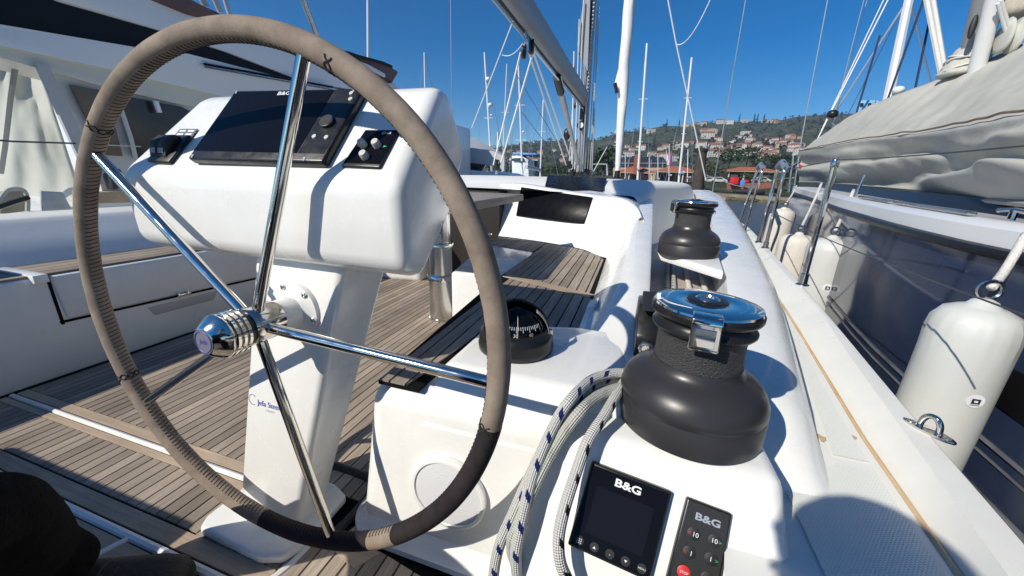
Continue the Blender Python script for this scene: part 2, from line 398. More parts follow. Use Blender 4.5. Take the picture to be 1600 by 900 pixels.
# helm side console that carries the near winch and the displays
DN = Vector((0.018, -0.870, 0.492)).normalized(); D0 = Vector((0.033, 0.466, -0.4835))
def onpl(x, y, P0, n): r = ray(x, y); return r * (P0.dot(n) / r.dot(n))
CT = -0.392
def plane_y(z): return D0.y + (z - D0.z) * 0.492 / 0.870
b = MB()
L = -0.115; Rt = 0.245
sec = [(plane_y(CT) - .004, CT), (0.80, CT), (0.92, CT - .03), (0.92, -0.6), (0.55, -0.80), (plane_y(-.69), -0.80), (plane_y(-.69), -0.69)]
lft = [Vector((L + (0.02 if i < 3 else -0.01), y, z)) for i, (y, z) in enumerate(sec)]
rgt = [Vector((Rt + (0.0 if i < 2 else -0.10 if i == 2 else 0.045 if z < -.65 else 0.0), y, z)) for i, (y, z) in enumerate(sec)]
A = [b.v(p) for p in lft]; B = [b.v(p) for p in rgt]; n = len(sec); fs = [b.face(A[::-1]), b.face(B)]
for i in range(n): fs.append(b.face([A[i], A[(i + 1) % n], B[(i + 1) % n], B[i]]))
bmesh.ops.bevel(b.bm, geom=list({e for f in fs for e in f.edges}), offset=0.022, segments=5, profile=0.5, affect='EDGES')
P(b, 'helm_console', 'gelcoat')

# seat box (aft face carries the speaker) and compass pod above it
b = MB(); top = SEAT - 0.012
q = [(-0.475, 0.545, top), (0.06, 0.545, top), (0.06, 2.2, top), (-0.475, 2.2, top)]
lo = [(-0.535, 0.535, FLOOR), (0.06, 0.535, FLOOR), (0.06, 2.2, FLOOR), (-0.535, 2.2, FLOOR)]
A = [b.v(p) for p in lo]; B = [b.v(p) for p in q]; fs = [b.face(A[::-1]), b.face(B)]
for i in range(4): fs.append(b.face([A[i], A[(i + 1) % 4], B[(i + 1) % 4], B[i]]))
bmesh.ops.bevel(b.bm, geom=list({e for f in fs for e in f.edges if not (abs(e.verts[0].co.z - FLOOR) < 1e-4 and abs(e.verts[1].co.z - FLOOR) < 1e-4)}), offset=0.045, segments=6, profile=0.5, affect='EDGES')
P(b, 'seat_base', 'gelcoat')
b = MB()   # flared plinth
rows = []
for (d, z) in ((0.028, FLOOR), (0.026, FLOOR + .012), (0.012, FLOOR + .022), (-0.002, FLOOR + .05)):
    rr = [Vector((0.1, 0.535 - d, z)), Vector((-0.43, 0.535 - d, z))]
    rr += [Vector((-0.475 - (.06 + d) * sin(a), 0.595 - (.06 + d) * cos(a), z)) for a in [pi / 2 * k / 8 for k in range(9)]]
    rr += [Vector((-0.535 - d, 2.2, z))]
    rows.append(rr)
b.grid(rows); P(b, 'plinth', 'gelcoat')
b = MB(); PT = -0.362
pod_b = [(-0.365, 0.5405), (0.03, 0.5405), (0.03, 0.93), (-0.10, 0.905), (-0.352, 0.85)]
pod_t = [(-0.330, 0.590), (0.03, 0.590), (0.03, 0.90), (-0.105, 0.880), (-0.322, 0.83)]
A = [b.v((x, y, SEAT - .075)) for x, y in pod_b]; A0 = A; B = [b.v((x, y, PT)) for x, y in pod_t]; n = len(A); fs = [b.face(A[::-1]), b.face(B)]
for i in range(n): fs.append(b.face([A[i], A[(i + 1) % n], B[(i + 1) % n], B[i]]))
bmesh.ops.bevel(b.bm, geom=list({e for f in fs for e in f.edges if max(v.co.z for v in e.verts) > SEAT - .06}), offset=0.022, segments=5, profile=0.5, affect='EDGES')
P(b, 'compass_pod', 'gelcoat')

# ---------------- planking
GAP = 0.0048
def boards(b, x0, x1, pitch, ylo, yhi, z, th=0.006, offset=0.0):
    k0 = int(math.floor((x0 - offset) / pitch)); x = offset + k0 * pitch
    while x < x1:
        a, c = max(x, x0) + GAP / 2, min(x + pitch, x1) - GAP / 2
        if c - a > 0.006:
            p = [(a, ylo(a)), (c, ylo(c)), (c, yhi(c)), (a, yhi(a))]
            if p[3][1] - p[0][1] > 0.01 or p[2][1] - p[1][1] > 0.01:
                p[3] = (a, max(p[3][1], p[0][1] + .002)); p[2] = (c, max(p[2][1], p[1][1] + .002))
                b.prism([(u, v, z) for u, v in p], (0, 0, th))
        x += pitch
def strip(b, p, q, w, z, th=0.006):
    """one board of width w to the left of the line p>q"""
    p = Vector((p[0], p[1], z)); q = Vector((q[0], q[1], z)); d = (q - p).normalized(); nn = Vector((-d.y, d.x, 0)) * w
    b.prism([p, q, q + nn, p + nn], (0, 0, th))
b = MB(); b.box((-1.25, 1.2, FLOOR - 0.03), (1.9, 4.4, 0.05)); fl = P(b, 'cockpit_sole', 'caulk', smooth=False)
zf = FLOOR - 0.0045
Y1, Y2, Y3, Y4, Y5 = 0.398, 0.520, 0.552, 0.592, 3.3
XP, XS = -2.03, -0.40
b = MB(); pit = 0.0362
boards(b, XP, XS, pit, lambda x: Y4 + GAP / 2, lambda x: Y5, zf, offset=0.012)
boards(b, XP, -0.86, pit, lambda x: Y1 + GAP / 2, lambda x: Y2 - GAP / 2, zf, offset=0.012)
boards(b, -0.62, 0.2, pit, lambda x: -0.2, lambda x: 0.50 - 0.16 * (x + .44) if x > -.44 else 0.5, zf, offset=0.012)
boards(b, -0.86, -0.62, pit, lambda x: 0.36, lambda x: Y2, zf)
boards(b, XP, -0.62, pit, lambda x: -0.5, lambda x: 0.27, zf, offset=0.03)
P(b, 'teak_planking', 'teak', smooth=False)
b = MB()
b.box(((XP - .66) / 2, (Y3 + Y4 + .012) / 2, zf + .003), (abs(XP + .66), Y4 - Y3 - .012, 0.0062), None)
b.box(((XP - .86) / 2, (Y2 + Y3 - .012) / 2, zf + .003), (abs(XP + .86), Y3 - Y2 - .012, 0.0062), None)
b.box(((XP - .62) / 2, 0.377, zf + .003), (abs(XP + .62), 0.036, 0.0062), None)
b.box(((XP - .62) / 2, 0.308, zf + .003), (abs(XP + .62), 0.052, 0.0062), None)
P(b, 'teak_border', 'teak_x', smooth=False)
b = MB(); b.tube([(XP, Y3, zf + .003), (-0.66, Y3, zf + .003)], 0.008, 8); P(b, 'drain_channel', 'gelcoat')
b = MB(); b.tube([(XP, 0.346, zf + .004), (-1.0, 0.346, zf + .004), (-0.62, 0.346, zf + .004)], 0.009, 8)
b.tube(smooth_path([(-0.985, 0.34, zf + .004), (-1.0, 0.30, zf + .004), (-1.03, 0.2, zf + .004), (-1.05, 0.0, zf + .004)], 5), 0.008, 8)
b.tube(smooth_path([(-0.60, 0.46, zf + .004), (-0.605, 0.40, zf + .004), (-0.64, 0.30, zf + .004), (-0.66, 0.1, zf + .004)], 5), 0.008, 8)
P(b, 'hatch_gutter', 'gelcoat')
# recessed grip of the sole hatch, right of the pedestal
b = MB(); b.tube(smooth_path([(-0.73, 0.665, zf + .008), (-0.60, 0.66, zf + .008), (-0.565, 0.63, zf + .008), (-0.56, 0.55, zf + .008), (-0.57, 0.48, zf + .008)], 8), 0.011, 8); P(b, 'hatch_seal', 'rubber')
b = MB(); b.prism([(-0.535, 0.535, zf), (-0.44, 0.495, zf), (-0.47, 0.45, zf), (-0.55, 0.47, zf)], (0, 0, .0075)); P(b, 'corner_board', 'teak_x', smooth=False)

# starboard seat boards
zs = SEAT - 0.006
J1, J2 = onz(784, 431, SEAT), onz(905, 461, SEAT)
N1, N0 = onz(836, 393, SEAT), onz(766, 382, SEAT)
b = MB(); b.prism([(-0.452, 0.552, SEAT - .0115), (-0.36, 0.552, SEAT - .0115), (-0.352, 0.78, SEAT - .0115), (-0.10, 0.80, SEAT - .0115), (-0.10, 2.02, SEAT - .0115), (-0.84, 2.36, SEAT - .0115), (-0.86, 2.28, SEAT - .0115), (N1.x + .01, N1.y - .02, SEAT - .0115), (J1.x - .01, J1.y, SEAT - .0115)], (0, 0, .0075)); P(b, 'seat_caulk', 'caulk', smooth=False)
BK = sorted([onz(*q, SEAT) for q in ((760, 370), (800, 372), (850, 379), (905, 389), (933, 398), (946, 408))], key=lambda p: p.x)
bkx, bky = [p.x for p in BK], [p.y for p in BK]
def jline(x): return J1.y + (x - J1.x) / (J2.x - J1.x) * (J2.y - J1.y)
IL = onz(590, 590, SEAT)
b = MB(); ps = 0.0368
boards(b, -0.452, -0.085, ps, lambda x: 0.553 if x < -.36 else .82, lambda x: min(jline(x) - .004, 3), zs, offset=-0.452 + 0.026)
boards(b, N1.x - .01, -0.115, ps, lambda x: jline(x) + 0.05, lambda x: min(interp(bkx, bky, x), 2.3), zs, offset=-.452 + .026)
boards(b, N0.x - .05, N1.x - .012, ps, lambda x: N0.y + (x - N0.x) / (N1.x - N0.x) * (N1.y - N0.y), lambda x: interp(bkx, bky, x), zs, offset=-.452 + .026)
P(b, 'seat_planking', 'teak', smooth=False)
b = MB(); strip(b, (J1.x, J1.y + .004), (-0.115, jline(-0.115) + .004), 0.042, zs); P(b, 'seat_edge_board', 'teak_x', smooth=False); b = MB()
b.tube([Vector((-0.088, y, SEAT - .002)) + Vector((0.0, 0, 0)) for y in (0.8, 1.0, 1.2)], 0.02, 8); P(b, 'seat_edge', 'gelcoat')
# white inner panel of the forward seat with its sunlit front
b = MB()
wp = [onz(*q, SEAT - .004) for q in ((784, 431), (836, 393), (766, 382), (700, 400))]
wl = Vector((-0.72, 1.40, SEAT - .004))
b.prism([wp[0], wp[1], wp[2] + Vector((-.1, .02, 0)), Vector((-0.86, 2.2, SEAT - .004)), wl], (0, 0, -(SEAT - .004 - FLOOR)), 0.012, 3)
P(b, 'seat_panel', 'gelcoat')
b = MB(); lt = onz(921, 470, SEAT + .03); b.box(onz(932, 478, SEAT + .02), (0.008, 0.09, 0.03), None, .003); P(b, 'drain_flap', 'steel_brushed')

# cabin bulkhead, rounded into the backrest
bs = [onz(*q, SEAT - .01) for q in ((764, 367), (800, 371), (850, 378), (905, 388), (935, 399), (950, 412))]
BA, BB = bs[1], bs[3]; BT = ony(868, 299, (BA.y + BB.y) / 2 + 0.15); BPN = (BB - BA).cross(BT - BA).normalized()
if BPN.y > 0: BPN = -BPN
ts = [onpl(*q, BA, BPN) for q in ((782, 288), (815, 289), (868, 298), (928, 307))] + [Vector((-0.035, bs[4].y + .10, -0.115)), Vector((0.06, 1.98, zt(1.98) - .002))]
bs[5] = Vector((-0.03, 1.98, SEAT - .01))

bs2 = smooth_path(bs, 6); ts2 = smooth_path(ts, 6); rows = []
for k in range(9):
    t_ = k / 8; rows.append([p.lerp(q, t_) for p, q in zip(bs2, ts2)])
rows.append([q + Vector((-0.002, 0.012, 0.006)) for q in ts2]); rows.append([q + Vector((-0.006, 0.04, 0.010)) for q in ts2]); rows.append([q + Vector((-0.02, 0.5, 0.004)) for q in ts2])
b = MB(); b.grid(rows); P(b, 'cabin_bulkhead', 'gelcoat', angle=70)
b = MB(); b.poly([bs[0] + Vector((0, .0, -.5)), bs[0], ts[0], ts[0] + Vector((0, .6, 0)), bs[0] + Vector((0, .8, -.5))]); P(b, 'companionway_side', 'gelcoat')
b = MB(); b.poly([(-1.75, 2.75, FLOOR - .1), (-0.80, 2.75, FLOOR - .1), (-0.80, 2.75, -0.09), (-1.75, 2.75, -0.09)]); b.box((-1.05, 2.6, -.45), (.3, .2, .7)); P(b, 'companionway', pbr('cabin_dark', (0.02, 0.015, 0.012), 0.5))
b = MB(); b.box((-0.93, 2.28, -0.37), (0.12, 0.02, 0.02), None, .004); P(b, 'grab_bar', 'steel')
wc = [onpl(*q, BA + BPN * .008, BPN) for q in ((814, 292), (926, 308), (912, 349), (806, 337))]
b = MB(); b.prism(wc, BPN * -0.05, 0.003); win = P(b, 'cabin_window', 'window_dark')
# raised sliding hatch with its tinted panel, roof forward of it
b = MB(); hb = [ony(850, 296, 2.62), ony(941, 301, 2.62), ony(948, 280, 3.05), ony(855, 275, 3.05)]
b.prism(hb, (0, 0.03, 0.01), 0.003); P(b, 'hatch_window', 'window_dark')
b = MB(); rows = []
CR_ROWS = [(2.50, -0.90, 0.02, -0.093, .10), (2.66, -0.55, 0.07, -0.10, .12), (2.80, -0.70, 0.10, -0.055, .14), (3.07, -0.72, 0.12, -0.012, .17), (3.5, -0.9, 0.30, -0.008, .2), (4.4, -1.0, 0.48, -0.005, .24), (5.5, -1.0, 0.48, 0.005, .24), (7.0, -1.0, 0.35, 0.01, .25), (8.5, -1.0, 0.0, -0.06, .3), (9.5, -1.0, -0.4, -0.16, .3)]
for y, xl, xr, z, w in CR_ROWS:
    row = [Vector((XC, y, z + .012)), Vector((lerp(XC, xr, .6), y, z + .008)), Vector((xr - .05, y, z))]
    row += [Vector((xr - .05 + w * .55 * sin(a), y, z - (1 - cos(a)) * .06)) for a in [pi / 2 * k / 5 for k in range(1, 6)]]
    row += [Vector((xr + w, y, zd(y) + .0)), Vector((xr + w + .02, y, zd(y) - .05))]
    rows.append(row)
b.grid(rows)
b.grid([[Vector((2 * XC - p.x, p.y, p.z)) for p in r] for r in rows]); P(b, 'coachroof', 'deck_white')
cr_t = ts2[13:]; n_ = len(cr_t); cr_r = [Vector((FT(y) + .02, y, zt(y) + .003)) for y in [lerp(2.9, 1.98, k / (n_ - 1)) for k in range(n_)]]
b = MB(); b.grid([[p.lerp(q, k / 6) + Vector((0, 0, .018 * sin(pi * k / 6))) for p, q in zip(cr_t, cr_r)] for k in range(7)]); P(b, 'cabin_corner', 'gelcoat', angle=80)
b = MB(); b.box((XC, 6.6, -0.35), (3.0, 6.0, 0.03)); P(b, 'foredeck', 'deck_white')
b = MB(); rows = [[Vector((2 * XC - x, y, z + dz)) for x, dz in ((C(RB, y) - .5, -.05), (C(RB, y), -.05), (C(RC, y), 0), (xo(y), 0))] for y in ys for z in (zr(y),)]
b.grid(rows); P(b, 'port_side_deck', 'gelcoat_worn')

# port bench, its locker and coaming
PX = -2.05
b = MB()
b.prism([(PX - .02, -0.6, FLOOR - .02), (PX - .02, 3.0, FLOOR - .02), (PX - .02, 3.0, SEAT - .01), (PX - .02, -0.6, SEAT - .01)], (-0.7, 0, 0), 0.02, 4)
P(b, 'port_bench', 'gelcoat_worn')
b = MB(); b.prism([(PX - .012, 0.755, -0.59), (PX - .012, 2.2, -0.635), (PX - .012, 2.2, SEAT - .012), (PX - .012, 0.745, SEAT - .012)], (-0.03, 0, 0), 0.012, 3)
door = P(b, 'locker_door', 'gelcoat_worn')
b = MB()
b.box((PX - .0195, 0.742, -0.505), (0.004, 0.009, 0.20)); b.box((PX - .0195, 1.46, -0.617), (0.004, 1.45, 0.010), Matrix.Rotation(-0.031, 3, 'X')); P(b, 'door_gap', 'caulk', smooth=False)
b = MB(); b.box((PX - .004, 1.16, -0.60), (0.016, 0.05, 0.012), None, .003); b.box((PX, 1.13, -0.597), (0.02, 0.012, 0.02), None, .003); b.box((PX, 1.17, -0.597), (0.02, 0.012, 0.02), None, .003); b.build('latch', M['steel'], door)
b = MB(); b.prism([(PX - .0165, 1.01, -0.625), (PX - .0165, 1.32, -0.63), (PX - .0165, 1.29, -0.675), (PX - .0165, 1.03, -0.67)], (-0.008, 0, 0), .004); P(b, 'finger_recess', pbr('recess_grey', (0.5, 0.5, 0.5), .4))
b = MB(); boards(b, -2.35, PX - .03, 0.056, lambda x: 0.74, lambda x: 3.0, SEAT - .008, offset=PX - .03)
boards(b, -2.35, PX - .03, 0.056, lambda x: -0.5, lambda x: 0.70, SEAT - .008, offset=PX - .03)
P(b, 'port_seat_planking', 'teak', smooth=False)
b = MB(); b.prism([(PX + .0, 0.70, SEAT - .03), (PX + .0, 0.74, SEAT - .03), (PX + .0, 0.74, SEAT + .002), (PX + .0, 0.70, SEAT + .002)], (-0.3, 0, 0), .004); P(b, 'port_seat_divider', 'gelcoat')
rows = []
for y in [-0.7, 0, 0.7, 1.3, 2.0, 2.8, 3.4]:
    rows.append([Vector((x, y, z + 0.01 * y)) for x, z in ((-2.30, SEAT - .04), (-2.335, SEAT + .02), (-2.40, -0.31), (-2.46, -0.262), (-2.475, -0.246), (-2.49, -0.240), (-2.52, -0.238), (-2.80, -0.245), (-2.86, -0.46), (-3.0, -0.50))])
b = MB(); b.grid(rows); P(b, 'port_coaming', 'gelcoat_worn')
b = MB(); b.prism([(-2.10, 0.15, SEAT - .01), (-2.10, 0.60, SEAT - .01), (-2.22, 0.56, SEAT + .14), (-2.30, 0.15, SEAT + .17)], (-0.25, 0, 0), 0.02, 4); P(b, 'backrest_end', 'gelcoat_worn')
b = MB(); b.prism([(PX - .05, 2.35, FLOOR - .02), (-1.50, 2.42, FLOOR - .02), (-1.50, 3.0, FLOOR - .02), (PX - .05, 3.0, FLOOR - .02)], (0, 0, .39), 0.05, 4); P(b, 'port_seat_panel', 'gelcoat')
b = MB(); b.prism([(PX + .3, -0.6, FLOOR - .02), (PX - .05, -0.6, FLOOR - .02), (PX - .05, 0.42, FLOOR - .02), (PX + .12, 0.36, FLOOR - .02)], (0, 0, .05), 0.02, 4); P(b, 'port_plinth', 'gelcoat_worn')
b = MB(); b.prism([(-1.6, 2.5, FLOOR - .1), (-2.9, 2.5, FLOOR - .1), (-2.75, 2.62, -.06), (-1.6, 2.62, -.06)], (0, .25, 0), 0.02, 3); P(b, 'port_bulkhead', 'gelcoat')

# speaker let into the seat box
sp = ony(700, 770, 0.534); b = MB(); rr = 0.083
nrm = Vector((0, -1, 0.03)).normalized()
speaker = empty('speaker', sp, 'round light grey loudspeaker grille in the white seat front below the compass', 'speaker')
b.lathe([(rr, -.004), (rr, .005), (rr - .003, .0075), (rr - .009, .0075), (rr - .010, .005)], sp, nrm, 56, cap=False); b.build('speaker_rim', M['gelcoat'], speaker)
b = MB(); b.lathe([(rr - .0095, .004), (rr * .6, .007), (rr * .3, .008), (0.001, .0083)], sp, nrm, 56); b.build('grille', M['speaker'], speaker)

# unseen stern behind the camera; port bench added to shade the aft sole
b = MB(); b.prism([(-2.0, -0.75, FLOOR - .02), (-1.22, -0.75, FLOOR - .02), (-1.22, -0.07, FLOOR - .02), (-2.0, -0.07, FLOOR - .02)], (0, 0, .47), 0.03, 3); P(b, 'unseen_bench', 'gelcoat')
b = MB(); b.prism([(-0.62, -0.80, FLOOR - .02), (0.20, -0.80, FLOOR - .02), (0.20, -0.24, FLOOR - .02), (-0.62, -0.24, FLOOR - .02)], (0, 0, .37), 0.03, 3); P(b, 'unseen_bench', 'gelcoat')
b = MB(); b.box((XC, -0.95, -.7), (3.2, .18, .7), None, .03); P(b, 'transom', 'gelcoat')
# raised pad of the console that frames the displays
pq = [onpl(*s, D0, DN) for s in ((905, 697), (1095, 757), (1170, 790), (1215, 830), (1262, 1010), (835, 930), (878, 720))]
b = MB(); b.prism([p - DN * .003 for p in pq], DN * .0062, .004, 3); P(b, 'display_pad', 'gelcoat')
# ================================================================== wheel
WC = Vector((-0.602919, 0.437921, -0.25958)); TILT = 0.03367; PH = -0.0525
E1 = Vector((1, 0, 0)); E2 = Vector((0, sin(TILT), cos(TILT))); WN = Vector((0, -cos(TILT), sin(TILT)))   # WN points aft
RW, RT = 0.45, 0.0166
def wp_(a, r=RW, d=0.0): return WC + (E1 * cos(a) + E2 * sin(a)) * r + WN * d
wheel = empty('helm_wheel', WC, 'large stainless steering wheel with stitched brown suede cover and five spokes', 'steering wheel')
def rim_angle(px, py):
    r = ray(px, py); k = WC.dot(WN) / r.dot(WN); p = r * k - WC
    return atan2(p.dot(E2), p.dot(E1))
A1 = rim_angle(768, 664); A2 = rim_angle(622, 838); A3 = rim_angle(585, 850); A4 = rim_angle(413, 812)
def arc(a0, a1, mat, name, label=None):
    # a0 > a1 (clockwise); lumpy soft leather section
    b = MB(); rows = []; N = max(6, int(abs(a0 - a1) / 0.028))
    for i in range(N + 1):
        a = lerp(a0, a1, i / N); c = wp_(a); u = (E1 * cos(a) + E2 * sin(a)); row = []
        for k in range(20):
            q = 2 * pi * k / 20
            r = RT * (1 + 0.035 * noise.noise(Vector((a * 9, cos(q) * 1.3, sin(q) * 1.3))) + 0.012 * sin(a * 310) * max(0, -cos(q)))
            row.append(c + (u * cos(q) + WN * sin(q)) * r)
        rows.append(row)
    b.grid(rows, closed_v=True, cap=True); return b.build(name, M[mat], wheel, label, angle=60)
arc(A1, A2, 'suede_dark', 'leather_cover', 'dark worn section of suede')
arc(A2, A3, 'suede', 'leather_cover')
arc(A3, A4, 'suede_dark', 'leather_cover', 'dark worn section of suede')
seams = [rim_angle(150, 188), rim_angle(205, 585), rim_angle(527, 97)]
arc(A4, seams[1] - 2 * pi if seams[1] > A4 else seams[1], 'suede', 'leather_cover')
s1 = seams[1] - 2 * pi if seams[1] > A4 else seams[1]; s0 = seams[0] - 2 * pi if seams[0] > 0 else seams[0]; s2 = seams[2] - 2 * pi
arc(s1, s0, 'suede', 'leather_cover'); arc(s0, s2, 'suede', 'leather_cover'); arc(s2, A1 - 2 * pi, 'suede', 'leather_cover')
# lacing along the inner side, and the crossed threads at the joins
b = MB()
for i in range(330):
    a = 2 * pi * i / 330; c = wp_(a); u = E1 * cos(a) + E2 * sin(a); tg = -E1 * sin(a) + E2 * cos(a)
    pts = [c + (-u * cos(q) + WN * sin(q)) * (RT * 1.015) + tg * 0.0022 * sin(q * 2) for q in (-0.55, -0.2, 0.15, 0.55)]
    b.tube(pts, 0.00095, 4)
b.build('stitching', M['thread'], wheel, weld=False)
for a0 in seams + [A1]:
    b = MB()
    for s in (1, -1):
        pts = []
        for k in range(15):
            q = -0.9 + 2.6 * k / 14; a = a0 + s * 0.013 * sin(3.5 * k / 14 * pi)
            pts.append(wp_(a) + ((E1 * cos(a) + E2 * sin(a)) * -cos(q) + WN * sin(q)) * (RT * 1.03))
        b.tube(pts, 0.0012, 5)
    b.build('join_lacing', M['thread'], wheel, weld=False)
for k in range(5):
    a = PH + 2 * pi * k / 5; b = MB()
    b.tube([wp_(a, 0.028, .004), wp_(a, RW - 0.012)], 0.0093, 16)
    b.build('spoke', M['steel'], wheel)
b = MB(); b.lathe([(0.030, -.032), (0.033, -.03), (0.033, .021), (0.031, .024), (0.020, .024)], WC, WN, 40, cap=True)
hub = b.build('hub', M['steel'], wheel)
b = MB(); b.lathe([(0.029, .022), (0.029, .036), (0.024, .036)], WC, WN, 40); b.build('spacer', M['black_plastic'], hub)
b = MB(); pr = []
for k in range(3):
    h = .036 + k * .0095
    pr += [(.034, h), (.0365, h + .001), (.0365, h + .0055), (.034, h + .0065), (.0325, h + .0068), (.0325, h + .0094)]
pr += [(.036, .0645), (.037, .066), (.037, .069), (.0355, .071), (.022, .088), (.0205, .0885), (.0205, .0878), (0.0, .0878)]
b.lathe(pr, WC, WN, 48); cap = b.build('brake_knob', M['steel'], hub)
b = MB(); b.lathe([(.0195, .0881), (.0195, .0886), (0, .0887)], WC, WN, 40); b.build('emblem_disc', pbr('emblem_grey', (.30, .30, .36), .35, 0.5), hub)
lettering('emblem_lettering', 'Jefa', M['blue_ink'], hub, WC + WN * .0889, E1, E2, .008, .0003, shear=.2)
b = MB(); b.tube([wp_(2 * pi * k / 40, .0172, .0888) for k in range(40)], .0009, 5, closed=True); b.build('emblem_ring', M['blue_ink'], hub)

# ================================================================== pedestal with its instrument pod
ped = empty('steering_pedestal', (-0.71, 0.5, FLOOR), 'white steering pedestal carrying the wheel and a wide instrument pod', 'pedestal')
b = MB()
lo = [(-0.815, 0.462), (-0.640, 0.462), (-0.655, 0.575), (-0.80, 0.57)]
hi = [(-0.697, 0.532), (-0.476, 0.532), (-0.462, 0.66), (-0.70, 0.66)]
A = [b.v((x, y, FLOOR + .012)) for x, y in lo]; B = [b.v((x, y, -0.12)) for x, y in hi]; fs = [b.face(A[::-1]), b.face(B)]
for i in range(4): fs.append(b.face([A[i], A[(i + 1) % 4], B[(i + 1) % 4], B[i]]))
bmesh.ops.bevel(b.bm, geom=list({e for f in fs for e in f.edges}), offset=0.016, segments=4, profile=0.5, affect='EDGES')
b.build('column', M['gelcoat'], ped)
b = MB(); pts = [(-0.862, 0.425), (-0.845, 0.398), (-0.66, 0.392), (-0.615, 0.41), (-0.598, 0.45), (-0.60, 0.58), (-0.65, 0.60), (-0.84, 0.60), (-0.862, 0.57)]
b.prism([Vector((x, y, FLOOR)) for x, y in pts], (0, 0, 0.026), 0.009, 4); b.build('base_plate', M['gelcoat'], ped)
# bearing flange between column and wheel
fc = WC - WN * 0.078
b = MB(); b.lathe([(.058, -.03), (.058, .0), (.056, .005), (.044, .007), (.034, .014), (.031, .03), (.030, .05)], fc, WN, 48); flange = b.build('bearing_flange', M['gelcoat'], ped)
for k in range(5):
    a = 1.9 - k * 1.05; p = fc + (E1 * cos(a) + E2 * sin(a)) * 0.050
    b = MB(); b.lathe([(.0058, .002), (.0058, .0085), (.004, .0100), (.003, .0100), (.003, .0075)], p, WN, 14); b.build('bolt', M['steel_brushed'], flange)
# maker's lettering on the column
cn = Vector((0, -0.68, 0.0)); ax = Vector((1, 0.03, 0)).normalized(); ay = Vector((0.0, 0.07, 0.668)).normalized(); az = ax.cross(ay).normalized()
ay2 = az.cross(ax).normalized()
ca_, cb_2, cc_ = Vector((-0.815, 0.462, FLOOR + .012)), Vector((-0.640, 0.462, FLOOR + .012)), Vector((-0.697, 0.532, -0.12))
cn_ = (cb_2 - ca_).cross(cc_ - ca_).normalized()
if cn_.y > 0: cn_ = -cn_
p0 = onpl(408, 630, ca_ + cn_ * .0006, cn_)
ax = (cb_2 - ca_).normalized(); az = cn_; ay2 = az.cross(ax).normalized()
lettering('maker_lettering', 'Jefa Steer', M['blue_ink'], ped, p0 + ax * .022, ax, ay2, .0125, .0004, shear=.05, bold=.0, sx=.95)
lettering('maker_lettering', 'STEERING', M['grey_ink'], ped, p0 + ax * .024 - ay2 * .014, ax, ay2, .004, .0004)
b = MB(); b.tube([p0 + ax * (-.024 + .010 * cos(a)) + ay2 * (.004 + .012 * sin(a)) + az * .0004 for a in [0.6 + 4.6 * k / 20 for k in range(21)]], .0004, 4); b.build('maker_ring', M['blue_ink'], ped)

prof = [  # y, z, xl, xr round the pod's side profile
    (0.486, -0.152, -0.972, -0.325), (0.480, -0.016, -0.972, -0.328), (0.612, 0.1445, -0.885, -0.326), (0.668, 0.141, -0.87, -0.332),
    (0.80, 0.050, -0.89, -0.368), (0.715, -0.085, -0.92, -0.368), (0.56, -0.178, -0.945, -0.340)]
b = MB(); A = [b.v((xl, y, z)) for y, z, xl, xr in prof]; B = [b.v((xr, y, z)) for y, z, xl, xr in prof]; n = len(A)
fs = [b.face(A[::-1]), b.face(B)]
for i in range(n): fs.append(b.face([A[i], A[(i + 1) % n], B[(i + 1) % n], B[i]]))
bmesh.ops.bevel(b.bm, geom=list({e for f in fs for e in f.edges}), offset=0.024, segments=6, profile=0.5, affect='EDGES')
b.build('instrument_pod', M['gelcoat'], ped)
# the pod face the instruments sit on
FL_, FR_ = Vector((-0.63, 0.480, -0.016)), Vector((-0.63, 0.612, 0.1445))
PV = (FR_ - FL_).normalized(); PU = Vector((1, 0.012, 0)).normalized(); PN = PU.cross(PV).normalized()
if PN.y > 0: PN = -PN
def face_pt(x, y): return onpl(x, y, FL_, PN)
b = MB(); q = [face_pt(*s) for s in ((600, 163), (650, 163), (637, 181), (590, 181))]
b.tube([p + PN * .0004 for p in q], .0005, 4, closed=True); b.build('sticker_outline', M['grey_ink'], ped)

def panel_on(name, pix, th, mat, parent, bevel=.006, lift=0.0):
    q = [face_pt(*s) + PN * lift for s in pix]; b = MB(); b.prism(q, PN * th, bevel, 3)
    return b.build(name, M[mat], parent), q
# chart plotter
c4 = ((379, 152), (576, 150), (514, 264), (306, 257))
qc = [face_pt(*s) for s in c4]
plot = empty('chartplotter', (qc[2] + qc[3]) / 2, 'black chart plotter with wide dark screen on the white pod behind the wheel', 'chart plotter')
panel_on('housing', c4, .016, 'black_plastic', plot, .004)
def q_in(q, u, v): return (q[0].lerp(q[1], u)).lerp(q[3].lerp(q[2], u), v)
b = MB(); b.prism([q_in(qc, u, v) + PN * .0155 for u, v in ((.012, .03), (.80, .03), (.80, .90), (.012, .90))], PN * .0012, .0005, 1); b.build('screen', M['screen'], plot)
b = MB(); b.prism([q_in(qc, u, v) + PN * .0155 for u, v in ((.805, .03), (.985, .03), (.985, .90), (.805, .90))], PN * .0009, .0004, 1); b.build('keypad', M['black_plastic'], plot)
def disc(name, c, n, r, h, mat, parent, seg=28):
    b = MB(); b.lathe([(r, -.001), (r, h * .8), (r * .9, h), (0.0005, h)], c, n, seg); return b.build(name, M[mat], parent)
disc('rotary_knob', q_in(qc, .895, .50) + PN * .016, PN, .0125, .007, 'black_matt', plot)
b = MB(); cc = q_in(qc, .895, .50) + PN * .0215; u1 = PN.orthogonal().normalized(); u2 = PN.cross(u1); b.tube([cc + (u1 * cos(a) + u2 * sin(a)) * .0118 for a in [2 * pi * k / 30 for k in range(30)]], .0009, 5, closed=True); b.build('knob_ring', M['steel_brushed'], plot)
